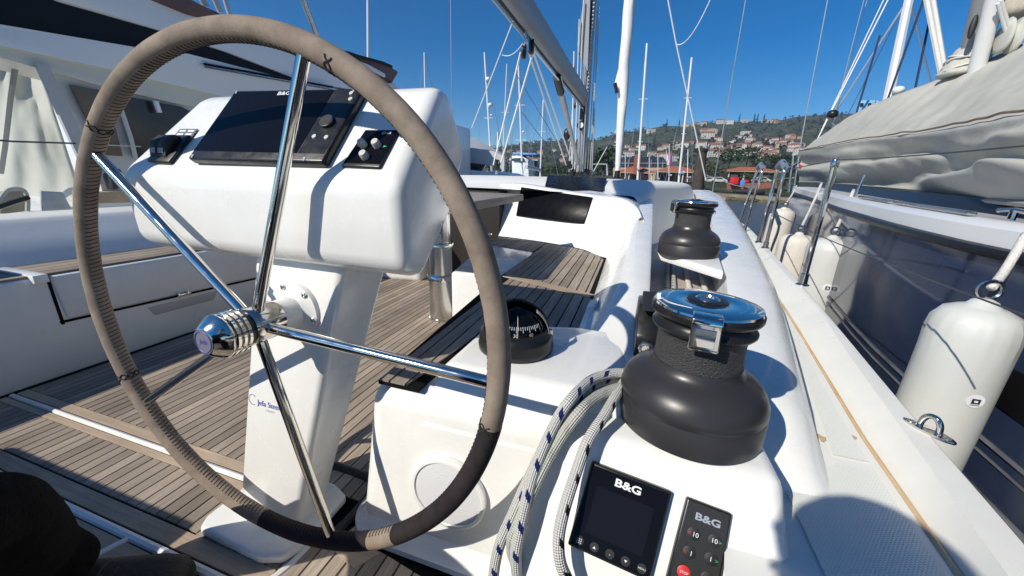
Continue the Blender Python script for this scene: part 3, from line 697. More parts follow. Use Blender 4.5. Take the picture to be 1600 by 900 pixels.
for u, v in ((.945, .09), (.962, .175), (.86, .69), (.945, .70)):
    disc('button', q_in(qc, u, v) + PN * .016, PN, .0042, .003, 'knob_grey', plot, 14)
for u, v in ((.01, .015), (.93, .015), (.02, .95), (.86, .95)):
    b = MB(); b.prism([q_in(qc, u, v) + PN * .0163, q_in(qc, u + .018, v) + PN * .0163, q_in(qc, u + .022, v + .045) + PN * .0163, q_in(qc, u + .012, v + .045) + PN * .0163], PN * .0006); b.build('clip', M['grey_ink'], plot)
lettering('logo', 'B&G', M['white_ink'], plot, q_in(qc, .44, .075) + PN * .017, PU, PV, .0085, .0006, bold=.02, sx=1.3)
# bow thruster joystick panel
c4 = ((574, 207), (628, 207), (597, 267), (536, 264)); qt = [face_pt(*s) for s in c4]
thr = empty('control_panel', (qt[2] + qt[3]) / 2, 'small square black control panel with three grey knobs on the white pod', 'control panel')
panel_on('housing', c4, .007, 'black_plastic', thr, .003)
b = MB(); b.prism([q_in(qt, u, v) + PN * .0068 for u, v in ((.04, .04), (.96, .04), (.96, .92), (.04, .92))], PN * .0008, .0003, 1); b.build('faceplate', M['screen'], thr)
for u, v in ((.28, .46), (.66, .46), (.52, .76)):
    b = MB(); b.lathe([(.0068, 0), (.0066, .008), (.0055, .0105), (.0005, .011)], q_in(qt, u, v) + PN * .0075, PN, 18); b.build('knob', M['knob_grey'], thr)
for u, v, mm in ((.13, .47, 'red_ink'), (.85, .47, 'green_ink')):
    c = q_in(qt, u, v) + PN * .0077; s = -1 if u < .5 else 1
    b = MB(); b.poly([c + PU * s * .004, c - PU * s * .003 + PV * .0025, c - PU * s * .003 - PV * .0025]); b.build('arrow_mark', M[mm], thr, smooth=False)
lettering('logo', 'Quick', M['white_ink'], thr, q_in(qt, .70, .12) + PN * .0077, PU, PV, .005, .0004, shear=.3)
# trim tab / windlass rocker switches
c4 = ((262, 214), (302, 214), (268, 257), (233, 255)); qs = [face_pt(*s) for s in c4]
swt = empty('switch_panel', (qs[2] + qs[3]) / 2, 'pair of black rocker switches at the port end of the white pod', 'switch')
panel_on('housing', c4, .006, 'black_plastic', swt, .003)
for k in range(2):
    u0 = .08 + k * .34; b = MB()
    base = [q_in(qs, u, v) + PN * .005 for u, v in ((u0, .08), (u0 + .30, .08), (u0 + .30, .86), (u0, .86))]
    topq = [base[0] + PN * .010, base[1] + PN * .010, q_in(qs, u0 + .30, .5) + PN * .022, q_in(qs, u0, .5) + PN * .022]
    b.prism([base[0], base[3], q_in(qs, u0, .8) + PN * .009, q_in(qs, u0, .48) + PN * .021, q_in(qs, u0, .15) + PN * .016], base[1] - base[0], .0012, 2)
    rk = b.build('rocker', M['black_matt'], swt)
    b = MB(); b.prism([q_in(qs, u, v) + PN * h for u, v, h in ((u0 + .04, .64, .0158), (u0 + .26, .64, .0158), (u0 + .26, .76, .0115), (u0 + .04, .76, .0115))], PN * .0006); b.build('rocker_mark', M['grey_ink'], rk)
b = MB(); lb = [face_pt(*s) for s in ((282, 202), (310, 202), (301, 214), (272, 214))]; b.prism(lb, PN * .0012); lab = b.build('label_plate', pbr('label_grey', (.12, .14, .16), .5), swt)
for u in (.1, .56):
    for v in (.18, .6):
        b = MB(); b.prism([q_in(lb, uu, vv) + PN * .0012 for uu, vv in ((u, v), (u + .34, v), (u + .34, v + .22), (u, v + .22))], PN * .0004); b.build('label_mark', M['white_ink'], lab)

# ================================================================== winches
def make_winch(base, arm_az):
    w = empty('winch', base, 'x', 'winch', 'self-tailing sheet winches on the starboard coaming')
    b = MB(); b.lathe([(.108, 0), (.1135, .003), (.1135, .046), (.1125, .0475), (.1125, .0495), (.1135, .051), (.1125, .062), (.107, .076), (.097, .088), (.084, .0965), (.0745, .102), (.0695, .109), (.0675, .116)], base, n=64); b.build('skirt', M['winch_black'], w)
    b = MB(); b.lathe([(.0665, .112), (.0655, .121), (.0650, .155), (.0670, .167), (.0690, .170)], base, n=64, cap=False); b.build('drum', M['winch_grip'], w)
    b = MB(); b.lathe([(.0665, .1685), (.074, .1705), (.0765, .1735), (.0765, .1765), (.073, .180), (.069, .185), (.069, .1875), (.0745, .192), (.079, .195), (.0805, .198), (.0805, .204), (.078, .2068), (.060, .207)], base, n=72); b.build('self_tailer', M['black_plastic'], w)
    b = MB(); b.lathe([(.0775, .2065), (.0785, .2085), (.0775, .2115), (.070, .2135), (.032, .2165), (.030, .2155), (.0295, .214)], base, n=72); top = b.build('top_plate', M['steel'], w)
    b = MB(); b.lathe([(.0297, .2140), (.0297, .2165), (.0275, .2175), (.018, .2175)], base, n=36); b.build('socket_ring', M['black_plastic'], top)
    b = MB(); b.lathe([(.0178, .215), (.0178, .2185), (.0155, .2210), (.0105, .2215), (.0095, .2195), (.0085, .2165), (.0, .2165)], base, n=24); b.build('handle_socket', M['steel_brushed'], top)
    b = MB()
    for k in range(6):
        a = 2 * pi * k / 6 + .3; p = Vector(base) + Vector((.0085 * cos(a), .0085 * sin(a), .2165)); b.ball(p, .0022, 6)
    b.build('socket_teeth', M['steel'], top, weld=False)
    # engraved curved arrows
    for a0, a1, r0 in ((2.4, 3.7, .060), (3.4, 4.5, .050), (5.0, 5.9, .062)):
        b = MB(); b.tube([Vector(base) + Vector(((r0 + .006 * sin(4 * a)) * cos(a + arm_az), (r0 + .006 * sin(4 * a)) * sin(a + arm_az), .2145)) for a in [lerp(a0, a1, k / 14) for k in range(15)]], .0007, 4); b.build('engraving', M['knob_grey'], top)
    for k in range(8):
        a = arm_az - 1.25 - k * .06; b = MB(); d = Vector((cos(a), sin(a), 0)); b.tube([Vector(base) + d * .069 + Vector((0, 0, .2138)), Vector(base) + d * .075 + Vector((0, 0, .2126))], .0006, 4); b.build('engraving', M['white_ink'], top)
    # stripper arm: bright hook coming down over the rim
    d = Vector((cos(arm_az), sin(arm_az), 0)); s = Vector((-sin(arm_az), cos(arm_az), 0)); zv = Vector((0, 0, 1)); B0 = Vector(base)
    sec = [(.060, .2155), (.079, .2155), (.0885, .2125), (.0905, .206), (.0905, .168), (.0875, .163), (.0855, .166), (.0850, .203), (.080, .2085), (.060, .2095)]
    b = MB(); b.prism([B0 + d * r + zv * h - s * .0195 for r, h in sec], s * .039, .0022, 3); arm = b.build('stripper_arm', M['steel'], w)
    b = MB(); b.prism([B0 + d * .0904 + zv * h + s * k for h, k in ((.172, -.013), (.172, .013), (.199, .013), (.199, -.013))], d * .0012, .0005, 1); b.build('arm_inset', pbr('inset_mirror', (.78, .76, .72), .03, 1.0), arm)
    return w
wb = onz(1074, 612, CT); WB = Vector((0.128, 0.620, CT))
w1 = make_winch(WB, atan2(-WB.y, -WB.x) + 0.06)
w1['label'] = 'large black winch in front with chrome top plate, standing beside the two small displays'
wb2 = onz(1073, 398, -0.282)
w2 = copy_tree(w1, loc=Vector((wb2.x, wb2.y, -0.2815))); w2.rotation_euler = (0, 0, radians(-58))
w2['label'] = 'black winch farther forward on a white platform over the rope pocket'

# ================================================================== compass
cc = onz(806, 542, PT); CPC = Vector((cc.x, cc.y, PT))
cps = empty('compass', CPC, 'black dome compass with hood, on the white pod right of the wheel', 'compass')
b = MB(); b.lathe([(.078, 0), (.082, .004), (.083, .014), (.080, .024), (.081, .030), (.079, .040), (.072, .047), (.062, .049)], CPC, n=56); b.build('base_ring', M['black_plastic'], cps)
b = MB(); b.ball(CPC + Vector((0, 0, .035)), .062, 18); b.build('dome', pbr('smoked_dome', (.004, .004, .005), .14, spec=.25), cps)
fa = atan2(-CPC.y, -CPC.x)      # towards the helmsman
def dirv(a, e): return Vector((cos(a) * cos(e), sin(a) * cos(e), sin(e)))
# hood: half shell over the far side
b = MB(); rows = []
for i in range(17):
    e = lerp(-0.05, pi / 2 + 0.45, i / 16); row = []
    for k in range(25):
        a = fa + pi + lerp(-1.45, 1.45, k / 24)
        ax_h = dirv(fa + pi, 0); base = Vector((cos(a), sin(a), 0))
        r = .073; p = Vector((base.x * cos(min(e, 1.5)), base.y * cos(min(e, 1.5)), sin(min(e, 1.5)))) * r
        row.append(CPC + Vector((0, 0, .037)) + p)
    if e <= 1.5: rows.append(row)
b.grid(rows); hd = b.build('hood', M['black_matt'], cps); sm = hd.modifiers.new('thick', 'SOLIDIFY'); sm.thickness = .005
# card: ring of white ticks and figures, seen through the front of the dome
rc = .0632
for k in range(25):
    a = fa - 1.0 + 2.0 * k / 24; e0, e1 = (.38, .58) if k % 3 == 0 else (.46, .57)
    o = CPC + Vector((0, 0, .035)); b = MB(); b.tube([o + dirv(a, e) * rc for e in (e0, e1)], .0008, 4, cap=False); b.build('card_tick', M['grey_ink'], cps)
for txt, da in (('0', -.62), ('30', -.02), ('40', .52), ('20', -.40)):
    a = fa + da; e = .28; n = dirv(a, e); ex_ = Vector((-sin(a), cos(a), 0)); lettering('card_figure', txt, M['knob_grey'], cps, CPC + Vector((0, 0, .035)) + n * rc, ex_, n.cross(ex_), .0072, .0005)
b = MB(); o = CPC + Vector((0, 0, .035)); b.tube([o + dirv(fa + lerp(-1.1, 1.1, k / 24), .10 + .05 * cos(k)) * rc for k in range(25)], .0007, 4); b.tube([o + dirv(fa + .05, lerp(.05, 1.0, k / 8)) * rc for k in range(9)], .0006, 4); b.build('lubber_line', M['knob_grey'], cps, weld=False)
sv = Vector((-sin(fa), cos(fa), 0))
b = MB()
for s in (1,):
    pts = [CPC + Vector((0, 0, .036)) + (sv * cos(q) * s + Vector((0, 0, 1)) * sin(q)) * .0715 - dirv(fa, 0) * (.0 - .01) for q in [lerp(0.05, .95, k / 10) for k in range(11)]]
    rows = [[p - dirv(fa, 0) * .004, p + dirv(fa, 0) * .016] for p in pts]; b.grid(rows)
o_ = b.build('hood_edge', pbr('shiny_edge', (.25, .23, .21), .15), cps); sm = o_.modifiers.new('t', 'SOLIDIFY'); sm.thickness = .002
b = MB(); b.lathe([(.006, 0), (.006, .012), (.003, .014)], CPC + sv * .073 + dirv(fa, 0) * .012 + Vector((0, 0, .038)), n=12); b.build('hinge', M['steel_brushed'], cps)

# ================================================================== displays on the console
DU = (Vector((1, 0, 0)) - DN * DN.x).normalized(); DV = DN.cross(DU); 
dq = [onpl(*s, D0, DN) for s in ((925, 718), (1048, 765), (1013, 902), (888, 845))]
disp = empty('instrument_display', (dq[2] + dq[3]) / 2, 'square black display with a dark screen below the near winch', 'display')
b = MB(); b.prism([p - DN * .002 for p in dq], DN * .0175, .003, 3); b.build('housing', M['black_plastic'], disp)
b = MB(); b.prism([q_in(dq, u, v) + DN * .0152 for u, v in ((.03, .03), (.97, .03), (.97, .97), (.03, .97))], DN * .0010, .0004, 1); b.build('faceplate', M['screen'], disp)
b = MB(); b.prism([q_in(dq, u, v) + DN * .0161 for u, v in ((.15, .24), (.85, .24), (.85, .78), (.15, .78))], DN * .0005); b.build('screen', pbr('screen_off', (.009, .010, .014), .15, spec=.15), disp)
ex_ = (dq[1] - dq[0]).normalized(); ey_ = DN.cross(ex_)
lettering('logo', 'B&G', M['white_ink'], disp, q_in(dq, .5, .125) + DN * .0165, ex_, ey_, .0105, .0006, bold=.03, sx=1.35)
for u, sym in ((.12, '⠿'), (.31, '<'), (.50, '-'), (.69, '>'), (.88, 'MENU')):
    c = q_in(dq, u, .895) + DN * .0162
    b = MB(); b.lathe([(.0065, -.001), (.0065, .0003), (.0005, .0004)], c, DN, 20); b.build('button', M['black_matt'], disp)
    if sym == '⠿':
        b = MB()
        for i in range(3):
            for j in range(3): b.box(c + DN * .001 + ex_ * (i - 1) * .0026 + ey_ * (j - 1) * .0026, (.0014, .0014, .0006), None)
        b.build('button_mark', M['white_ink'], disp, smooth=False)
    elif sym == '>' or sym == '<':
        s = 1 if sym == '>' else -1
        b = MB(); b.poly([c + DN * .001 + ey_ * -.0018 * s, c + DN * .001 + ey_ * .0018 * s + ex_ * .0022, c + DN * .001 + ey_ * .0018 * s - ex_ * .0022]); b.build('button_mark', M['white_ink'], disp, smooth=False)
    else: lettering('button_mark', sym, M['white_ink'], disp, c + DN * .001, ex_, ey_, .0026 if sym == 'MENU' else .005, .0003)
aq = [onpl(*s, D0, DN) for s in ((1071, 773), (1140, 799), (1117, 930), (1036, 910))]
apc = empty('autopilot_controller', (aq[2] + aq[3]) / 2, 'narrow black autopilot keypad with a red stop button beside the square display', 'keypad')
b = MB(); b.prism([p - DN * .002 for p in aq], DN * .0155, .003, 3); b.build('housing', M['black_plastic'], apc)
b = MB(); b.prism([q_in(aq, u, v) + DN * .0132 for u, v in ((.05, .02), (.95, .02), (.95, .97), (.05, .97))], DN * .0010, .0004, 1); b.build('faceplate', M['black_matt'], apc)
ex_ = (aq[1] - aq[0]).normalized(); ey_ = DN.cross(ex_)
lettering('logo', 'B&G', M['grey_ink'], apc, q_in(aq, .52, .165) + DN * .0145, ex_, ey_, .009, .0006, bold=.03, sx=1.35)
for u, v, txt, col in ((.30, .36, '<10', 'white_ink'), (.74, .36, '10>', 'white_ink'), (.30, .57, '<1', 'white_ink'), (.74, .57, '1>', 'white_ink'), (.28, .79, 'STOP', 'white_ink'), (.74, .79, 'AUTO', 'red_ink')):
    c = q_in(aq, u, v) + DN * .0140; stop = txt == 'STOP'
    b = MB(); b.lathe([(.0085, -.001), (.0085, .0006), (.0078, .0010), (.0005, .0011)], c, DN, 24); b.build('button', M['red_ink'] if stop else M['black_matt'], apc, 'red stop button' if stop else None)
    if txt[0] == '<':
        lettering('button_mark', '<', M['red_ink'], apc, c + DN * .002 - ex_ * .0055, ex_, ey_, .0055, .0004); lettering('button_mark', txt[1:], M['white_ink'], apc, c + DN * .002 + ex_ * .002, ex_, ey_, .006, .0004)
    elif txt[-1] == '>':
        lettering('button_mark', '>', M['green_ink'], apc, c + DN * .002 + ex_ * .0062, ex_, ey_, .0055, .0004); lettering('button_mark', txt[:-1], M['white_ink'], apc, c + DN * .002 - ex_ * .001, ex_, ey_, .006, .0004)
    else: lettering('button_mark', txt, M[col], apc, c + DN * .002, ex_, ey_, .0032, .0004)
# ================================================================== ropes
def rope_mat(name, base, fleck, dens=0.5, f2=None):
    mt, t, b = new_mat(name)
    uv = t.nodes.new('ShaderNodeUVMap'); sep = t.nodes.new('ShaderNodeSeparateXYZ'); t.links.new(uv.outputs[0], sep.inputs[0])
    def math_(op, a, bb=None, v=None):
        n = t.nodes.new('ShaderNodeMath'); n.operation = op
        for i, x in enumerate((a, bb)):
            if x is None: continue
            if isinstance(x, (int, float)): n.inputs[i].default_value = x
            else: t.links.new(x, n.inputs[i])
        return n.outputs[0]
    u, v = sep.outputs[0], sep.outputs[1]
    # two families of strands crossing: strand height
    s1 = math_('SINE', math_('MULTIPLY', math_('ADD', u, v), 2 * pi)); s2 = math_('SINE', math_('MULTIPLY', math_('SUBTRACT', u, v), 2 * pi))
    h = math_('MULTIPLY', s1, s2)
    # flecks: bunches along the length
    cu = math_('FLOOR', math_('MULTIPLY', math_('ADD', u, math_('MULTIPLY', v, 1.0)), .62)); cv = math_('FLOOR', math_('MULTIPLY', math_('SUBTRACT', u, v), .5))
    cmb = t.nodes.new('ShaderNodeCombineXYZ'); t.links.new(math_('MODULO', math_('ADD', cu, 1000), 8), cmb.inputs[0]); t.links.new(math_('FLOOR', math_('DIVIDE', u, 8)), cmb.inputs[1])
    fl = math_('LESS_THAN', math_('MODULO', math_('ADD', cu, 1000), 4), 1.0)
    band = math_('LESS_THAN', math_('ABSOLUTE', math_('SUBTRACT', math_('MODULO', math_('ADD', math_('SUBTRACT', v, math_('MULTIPLY', u, .0)), 100), 4), 2)), .75)
    fk = math_('MULTIPLY', fl, band)
    n = t.nodes.new('ShaderNodeTexNoise'); n.inputs['Scale'].default_value = 300
    tc = t.nodes.new('ShaderNodeTexCoord'); t.links.new(tc.outputs['Object'], n.inputs['Vector'])
    mix = t.nodes.new('ShaderNodeMixRGB'); t.links.new(fk, mix.inputs[0]); mix.inputs[1].default_value = (*base, 1); mix.inputs[2].default_value = (*fleck, 1)
    mix2 = t.nodes.new('ShaderNodeMixRGB'); mix2.blend_type = 'MULTIPLY'; mix2.inputs[0].default_value = .35
    t.links.new(mix.outputs[0], mix2.inputs[1]); t.links.new(n.outputs['Fac'], mix2.inputs[2])
    t.links.new(mix2.outputs[0], b.inputs['Base Color']); b.inputs['Roughness'].default_value = 0.8; b.inputs['Specular IOR Level'].default_value = .2
    bp = t.nodes.new('ShaderNodeBump'); bp.inputs['Strength'].default_value = .9; bp.inputs['Distance'].default_value = .0015
    t.links.new(h, bp.inputs['Height']); t.links.new(bp.outputs[0], b.inputs['Normal'])
    return mt
M['rope_blue'] = rope_mat('rope_blue_fleck', (.74, .74, .70), (.012, .03, .17))
M['rope_black'] = rope_mat('rope_black_fleck', (.76, .755, .72), (.012, .012, .016))
M['rope_grey'] = rope_mat('rope_grey', (.62, .63, .57), (.50, .51, .45))
M['rope_white'] = pbr('rope_white', (.68, .67, .63), .8, bump=.6, bscale=250, var=.08, vscale=60)
def rope(name, pts, r, mat, label=None, cat='rope', group=None, parent=None, n=14, sm=6):
    P_ = smooth_path(pts, sm); b = MB()
    R = None; b.tube(P_, r, n, cap=True)
    # uv: strands per radius
    uvl = b.bm.loops.layers.uv.new('UVMap'); cum = [0]
    for i in range(1, len(P_)): cum.append(cum[-1] + (P_[i] - P_[i - 1]).length)
    b.bm.verts.index_update(); b.bm.verts.ensure_lookup_table()
    for f in b.bm.faces:
        if len(f.verts) != 4: continue
        js = [v.index % n for v in f.verts]; wrap = max(js) - min(js) > 1
        for l in f.loops:
            i, j = divmod(l.vert.index, n)
            if wrap and j == 0: j = n
            l[uvl].uv = (cum[i] / (r * .78), j / n * 8)
    o = b.build(name, M[mat], parent, smooth=True, angle=180, weld=False)
    if parent is None: tag(o, label, cat, group)
    return o
def scr(px, py, d): return ray(px, py) * d
# the sheets hanging off the near winch over the console
g = 'braided lines led off the near winch'
rope('rope', [Vector((0.05, 0.60, PT + .010)), onz(974, 590, PT + .011), onz(932, 601, PT + .011), onz(896, 630, PT + .010), scr(866, 668, .60), scr(832, 735, .58), scr(803, 800, .57), scr(778, 860, .58), scr(768, 930, .60), scr(760, 1010, .64)], .0088, 'rope_blue', 'leftmost blue flecked rope draped over the console edge', 'rope', g)
rope('rope', [Vector((0.05, 0.59, PT + .010)), onz(975, 606, PT + .011), onz(934, 620, PT + .011), onz(904, 646, PT + .008), scr(872, 690, .585), scr(842, 745, .57), scr(818, 800, .565), scr(800, 850, .57), scr(815, 905, .59), scr(830, 980, .62)], .0098, 'rope_grey', 'plain grey rope between the blue flecked and black flecked ropes', 'rope', g)
rope('rope', [Vector((0.05, 0.61, PT + .026)), onz(972, 583, PT + .027), onz(928, 592, PT + .028), onz(890, 626, PT + .026), scr(862, 672, .585), scr(838, 728, .57), scr(824, 775, .56), scr(812, 830, .555), scr(806, 880, .56), scr(818, 960, .59)], .0088, 'rope_blue', 'upper blue flecked rope crossing the others beside the winch', 'rope', g)
rope('rope', [Vector((0.05, 0.60, PT + .012)), onz(980, 594, PT + .012), onz(964, 616, PT + .011), onz(944, 650, PT + .0), onz(918, 690, CT + .010), scr(898, 745, .548), scr(882, 795, .532), scr(873, 840, .525), scr(876, 880, .52), scr(892, 920, .52), scr(905, 980, .53)], .0086, 'rope_black', 'white rope with black flecks hanging left of the square display', 'rope', g)
# jammer beside the winch and its blue line
jam = Vector((0.072, 0.86, CT)); j = empty('rope_clutch', jam, 'black rope clutch at the far side of the near winch', 'rope clutch')
b = MB(); b.prism([jam + Vector((-.035, y, z)) for y, z in ((-.09, -.02), (.10, -.02), (.10, .06), (.06, .125), (-.03, .13), (-.085, .075))], (.045, 0, 0), .006, 2); b.build('housing', M['black_plastic'], j)
b = MB(); b.prism([jam + Vector((-.028, y, z)) for y, z in ((-.06, .125), (.02, .137), (.02, .148), (-.075, .13))], (.03, 0, 0), .003, 2); b.build('lever', M['black_matt'], j)
ey = jam + Vector((-.012, -.088, .05)); b = MB(); b.tube([ey + Vector((.013 * cos(a), -.002, .013 * sin(a))) for a in [2 * pi * k / 18 for k in range(18)]], .003, 6, closed=True); b.build('eye', M['steel_brushed'], j)
rope('rope', [ey + Vector((0, .03, 0)), ey, ey + Vector((-.006, -.04, -.012)), ey + Vector((-.012, -.10, -.036)), Vector((.012, .665, CT + .02)), Vector((.022, .61, CT + .012))], .0085, 'rope_blue', 'short blue flecked line running from the clutch to the near winch', 'rope')
# lines lying in the pocket under the platform
for i, (x0, mm, lb) in enumerate(((.125, 'rope_black', 'left black flecked line in the pocket under the platform'), (.150, 'rope_black', 'right black flecked line in the pocket under the platform'), (.205, 'rope_white', 'leftmost plain white line in the shaded pocket'), (.262, 'rope_white', 'middle plain white line in the shaded pocket'), (.312, 'rope_white', 'rightmost plain white line in the shaded pocket'))):
    rope('rope', [Vector((x0 - .02, .82, -.392)), Vector((x0, 1.1, -.392)), Vector((x0 + .035, 1.5, -.392)), Vector((x0 + .08, 2.1, -.39))], .009 if i < 2 else .010, mm, lb, 'rope', 'lines in the rope pocket', sm=4)

# ================================================================== cockpit table
tb = empty('cockpit_table', (-0.98, 1.8, FLOOR), 'grey teak cockpit table on a telescopic steel leg behind the wheel', 'table')
M['teak_grey'] = teak('teak_grey', 'Y', (.22, .19, .165), (.42, .375, .33), .1)
b = MB(); b.prism([(-0.575, 1.99, -0.123), (-1.40, 2.02, -0.123), (-1.40, 1.12, -0.123), (-0.545, 1.10, -0.123)], (0, 0, .035), .006, 2); b.build('tabletop', M['teak_grey'], tb)
b = MB(); b.lathe([(.012, 0), (.012, .006)], (-.98, 1.8, -.139), n=12); tl = (-0.985, 1.8)
b = MB(); b.lathe([(.078, 0), (.078, .012), (.070, .014), (.070, .235)], (*tl, FLOOR), n=40, cap=False); b.build('leg_tube', M['steel_brushed'], tb)
b = MB(); b.lathe([(.076, .232), (.079, .235), (.079, .262), (.076, .266), (.062, .267)], (*tl, FLOOR), n=40); b.build('collar', M['steel'], tb)
b = MB(); b.lathe([(.062, .26), (.062, .425)], (*tl, FLOOR), n=40, cap=False); b.build('leg_tube', M['steel_brushed'], tb)
b = MB(); b.lathe([(.068, .42), (.071, .423), (.071, .443), (.068, .447), (.054, .448)], (*tl, FLOOR), n=40); b.build('collar', M['steel'], tb)
b = MB(); b.lathe([(.054, .44), (.054, .66)], (*tl, FLOOR), n=40, cap=False); b.build('leg_tube', M['steel_brushed'], tb)

# ================================================================== rail fittings
pe = onz(1450, 674, zr(.8)); pd = empty('pad_eye', pe, 'oval stainless pad eye screwed to the white rail', 'pad eye')
a0 = atan2(1.0, -.12)
b = MB(); rows = []
T1 = (onz(1481, 690, zr(.8)) - onz(1419, 659, zr(.8))).normalized(); T2 = Vector((0, 0, 1)).cross(T1)
pl_ = [pe + T1 * (.038 * cos(a)) + T2 * (.0135 * sin(a)) for a in [2 * pi * k / 36 for k in range(36)]]
b.prism([p - Vector((0, 0, .001)) for p in pl_], (0, 0, .005), .0015, 2); b.build('plate', M['steel'], pd)
b = MB(); b.tube([pe + T1 * (.0135 * cos(a)) + Vector((0, 0, .004 + .027 * sin(a) ** .8 if a not in (0, pi) else .002)) for a in [pi * k / 16 for k in range(17)]], .0048, 10); b.build('loop', M['steel'], pd)
for s in (1, -1):
    b = MB(); b.lathe([(.0062, .003), (.0058, .0052), (.002, .0052), (.001, .004)], pe + T1 * .026 * s, n=14); b.build('screw', M['steel_brushed'], pd)

def on_rail(px, py):
    e = edge([(px, py)], zr)[0]; return e
stn = []
def stanchion(base, top, label, r=.0110, grp='rail stanchions along our starboard side'):
    s = empty('stanchion', base, label, 'stanchion', grp)
    b = MB(); b.tube([base, top], r, 12); b.build('tube', M['steel'], s)
    b = MB(); b.lathe([(.024, 0), (.024, .004), (.016, .008), (.015, .05), (.0125, .052)], base, (top - base), 16); b.build('foot', M['steel'], s)
    b = MB(); b.lathe([(.0135, -.03), (.0145, -.028), (.0145, 0), (.012, .004), (0.001, .005)], top, (top - base), 14); b.build('cap', M['steel'], s)
    return s
S1 = on_rail(1262, 446); S1.x -= .02
def top_of(base, px, py, h):
    # top about h above the foot, leaning as photographed
    r = ray(px, py); k = (base.z + h) / r.z if abs(r.z) > 1e-4 and (base.z + h) / r.z > 0 else base.y / r.y
    p = r * (base.y / r.y); return p
S1t = top_of(S1, 1306, 250, .6)
stanchion(S1, S1t, 'nearest tall steel stanchion on the white rail, in front of the grey fender')
def hoop(b1, b2, t1, t2, label):
    h = empty('rail_gate', (b1 + b2) / 2, label, 'rail gate', 'gate hoops on our starboard rail')
    mid = (t1 + t2) / 2 + Vector((0, 0, .02))
    b = MB(); b.tube(smooth_path([b1, b1.lerp(t1, .5), t1 - Vector((0, 0, .02)), mid + Vector((0, 0, .005)), t2 - Vector((0, 0, .02)), b2.lerp(t2, .5), b2], 6), .0105, 12); b.build('hoop', M['steel'], h)
    for q in (b1, b2): b = MB(); b.lathe([(.024, 0), (.024, .004), (.016, .008), (.015, .04)], q, n=16); b.build('foot', M['steel'], h)
    b = MB(); b.tube([t1 + Vector((0, 0, -.004)), mid + Vector((0, 0, .006)), t2 + Vector((0, 0, -.004))], .019, 10); b.build('grip_cap', pbr('grip_grey', (.18, .22, .28), .5), h)
    return h
def rail_pair(p1, p2, q1, q2, label):
    a, c = on_rail(*p1), on_rail(*p2); a.x -= .03; c.x -= .03
    return hoop(a, c, top_of(a, *q1, .6), top_of(c, *q2, .6), label), a, c
H1, h1a, h1c = rail_pair((1159, 355), (1169, 361), (1184, 262), (1192, 262), 'far steel gate hoop with grey cap on the rail, against the water')
H2, h2a, h2c = rail_pair((1193, 379), (1204, 388), (1216, 260), (1227, 260), 'near steel gate hoop with grey cap on the rail, left of the white fenders')
# lifelines
def wire(name, a, c, r, mat, label, cat='wire', group=None, sag=0.0, seg=1):
    b = MB(); a, c = Vector(a), Vector(c)
    pts = [a.lerp(c, k / seg) - Vector((0, 0, sag * 4 * (k / seg) * (1 - k / seg))) for k in range(seg + 1)]
    b.tube(pts, r, 6); o = b.build(name, M[mat] if isinstance(mat, str) else mat); return tag(o, label, cat, group)
M['wire_dark'] = pbr('wire_dark', (.10, .105, .11), .45, .5)
M['wire_bright'] = pbr('wire_bright', (.55, .55, .55), .3, .8)
M['line_white'] = pbr('line_white', (.72, .72, .68), .7, var=.06, vscale=30)
M['line_navy'] = pbr('line_navy', (.012, .025, .075), .7)
S0 = Vector((0.46, -0.75, zr(-.7)))
def aim(px, py, p_from, y): r = ray(px, py); return r * (y / r.y)
m1 = S1.lerp(S1t, .43)
wire('lifeline', S1t, aim(1600, 228, S1t, 1.02), .0019, 'wire_dark', 'thin dark upper lifeline from the near stanchion towards the right edge', 'lifeline', sag=.004, seg=6)
wire('lifeline', m1, aim(1600, 492, m1, .78), .0019, 'wire_dark', 'thin dark lower lifeline crossing in front of the big near fender', 'lifeline', sag=.004, seg=6)
wire('lifeline', S1t, h2c.lerp(top_of(h2c, 1227, 262, .6), .97), .0025, 'wire_dark', 'short upper lifeline between the near stanchion and the gate hoop', 'lifeline')
wire('lifeline', m1, h2c.lerp(top_of(h2c, 1227, 262, .6), .45), .0025, 'wire_dark', 'short lower lifeline between the near stanchion and the gate hoop', 'lifeline')
# mooring cleat and a low fitting on the side deck
ck = on_rail(1137, 340); ck.x -= .05; cl = empty('mooring_cleat', ck, 'small steel mooring cleat on the far rail beyond the far winch', 'cleat')
b = MB(); 
for s in (-1, 1): b.tube([ck + Vector((0, .05 * s, 0)), ck + Vector((0, .05 * s, .07))], .016, 8)
b.build('post', M['steel_brushed'], cl, weld=False)
b = MB(); b.tube([ck + Vector((0, -.16, .075)), ck + Vector((0, -.05, .078)), ck + Vector((0, .05, .078)), ck + Vector((0, .16, .075))], [.01, .016, .016, .01], 8); b.build('horns', M['steel'], cl)
fp = onz(1168, 388, zd(2.9) + .002); b = MB(); b.lathe([(.03, 0), (.03, .003), (.0, .004)], fp, n=20); tag(b.build('deck_filler', M['black_plastic']), 'flat dark filler cap on the narrow side deck', 'deck cap')

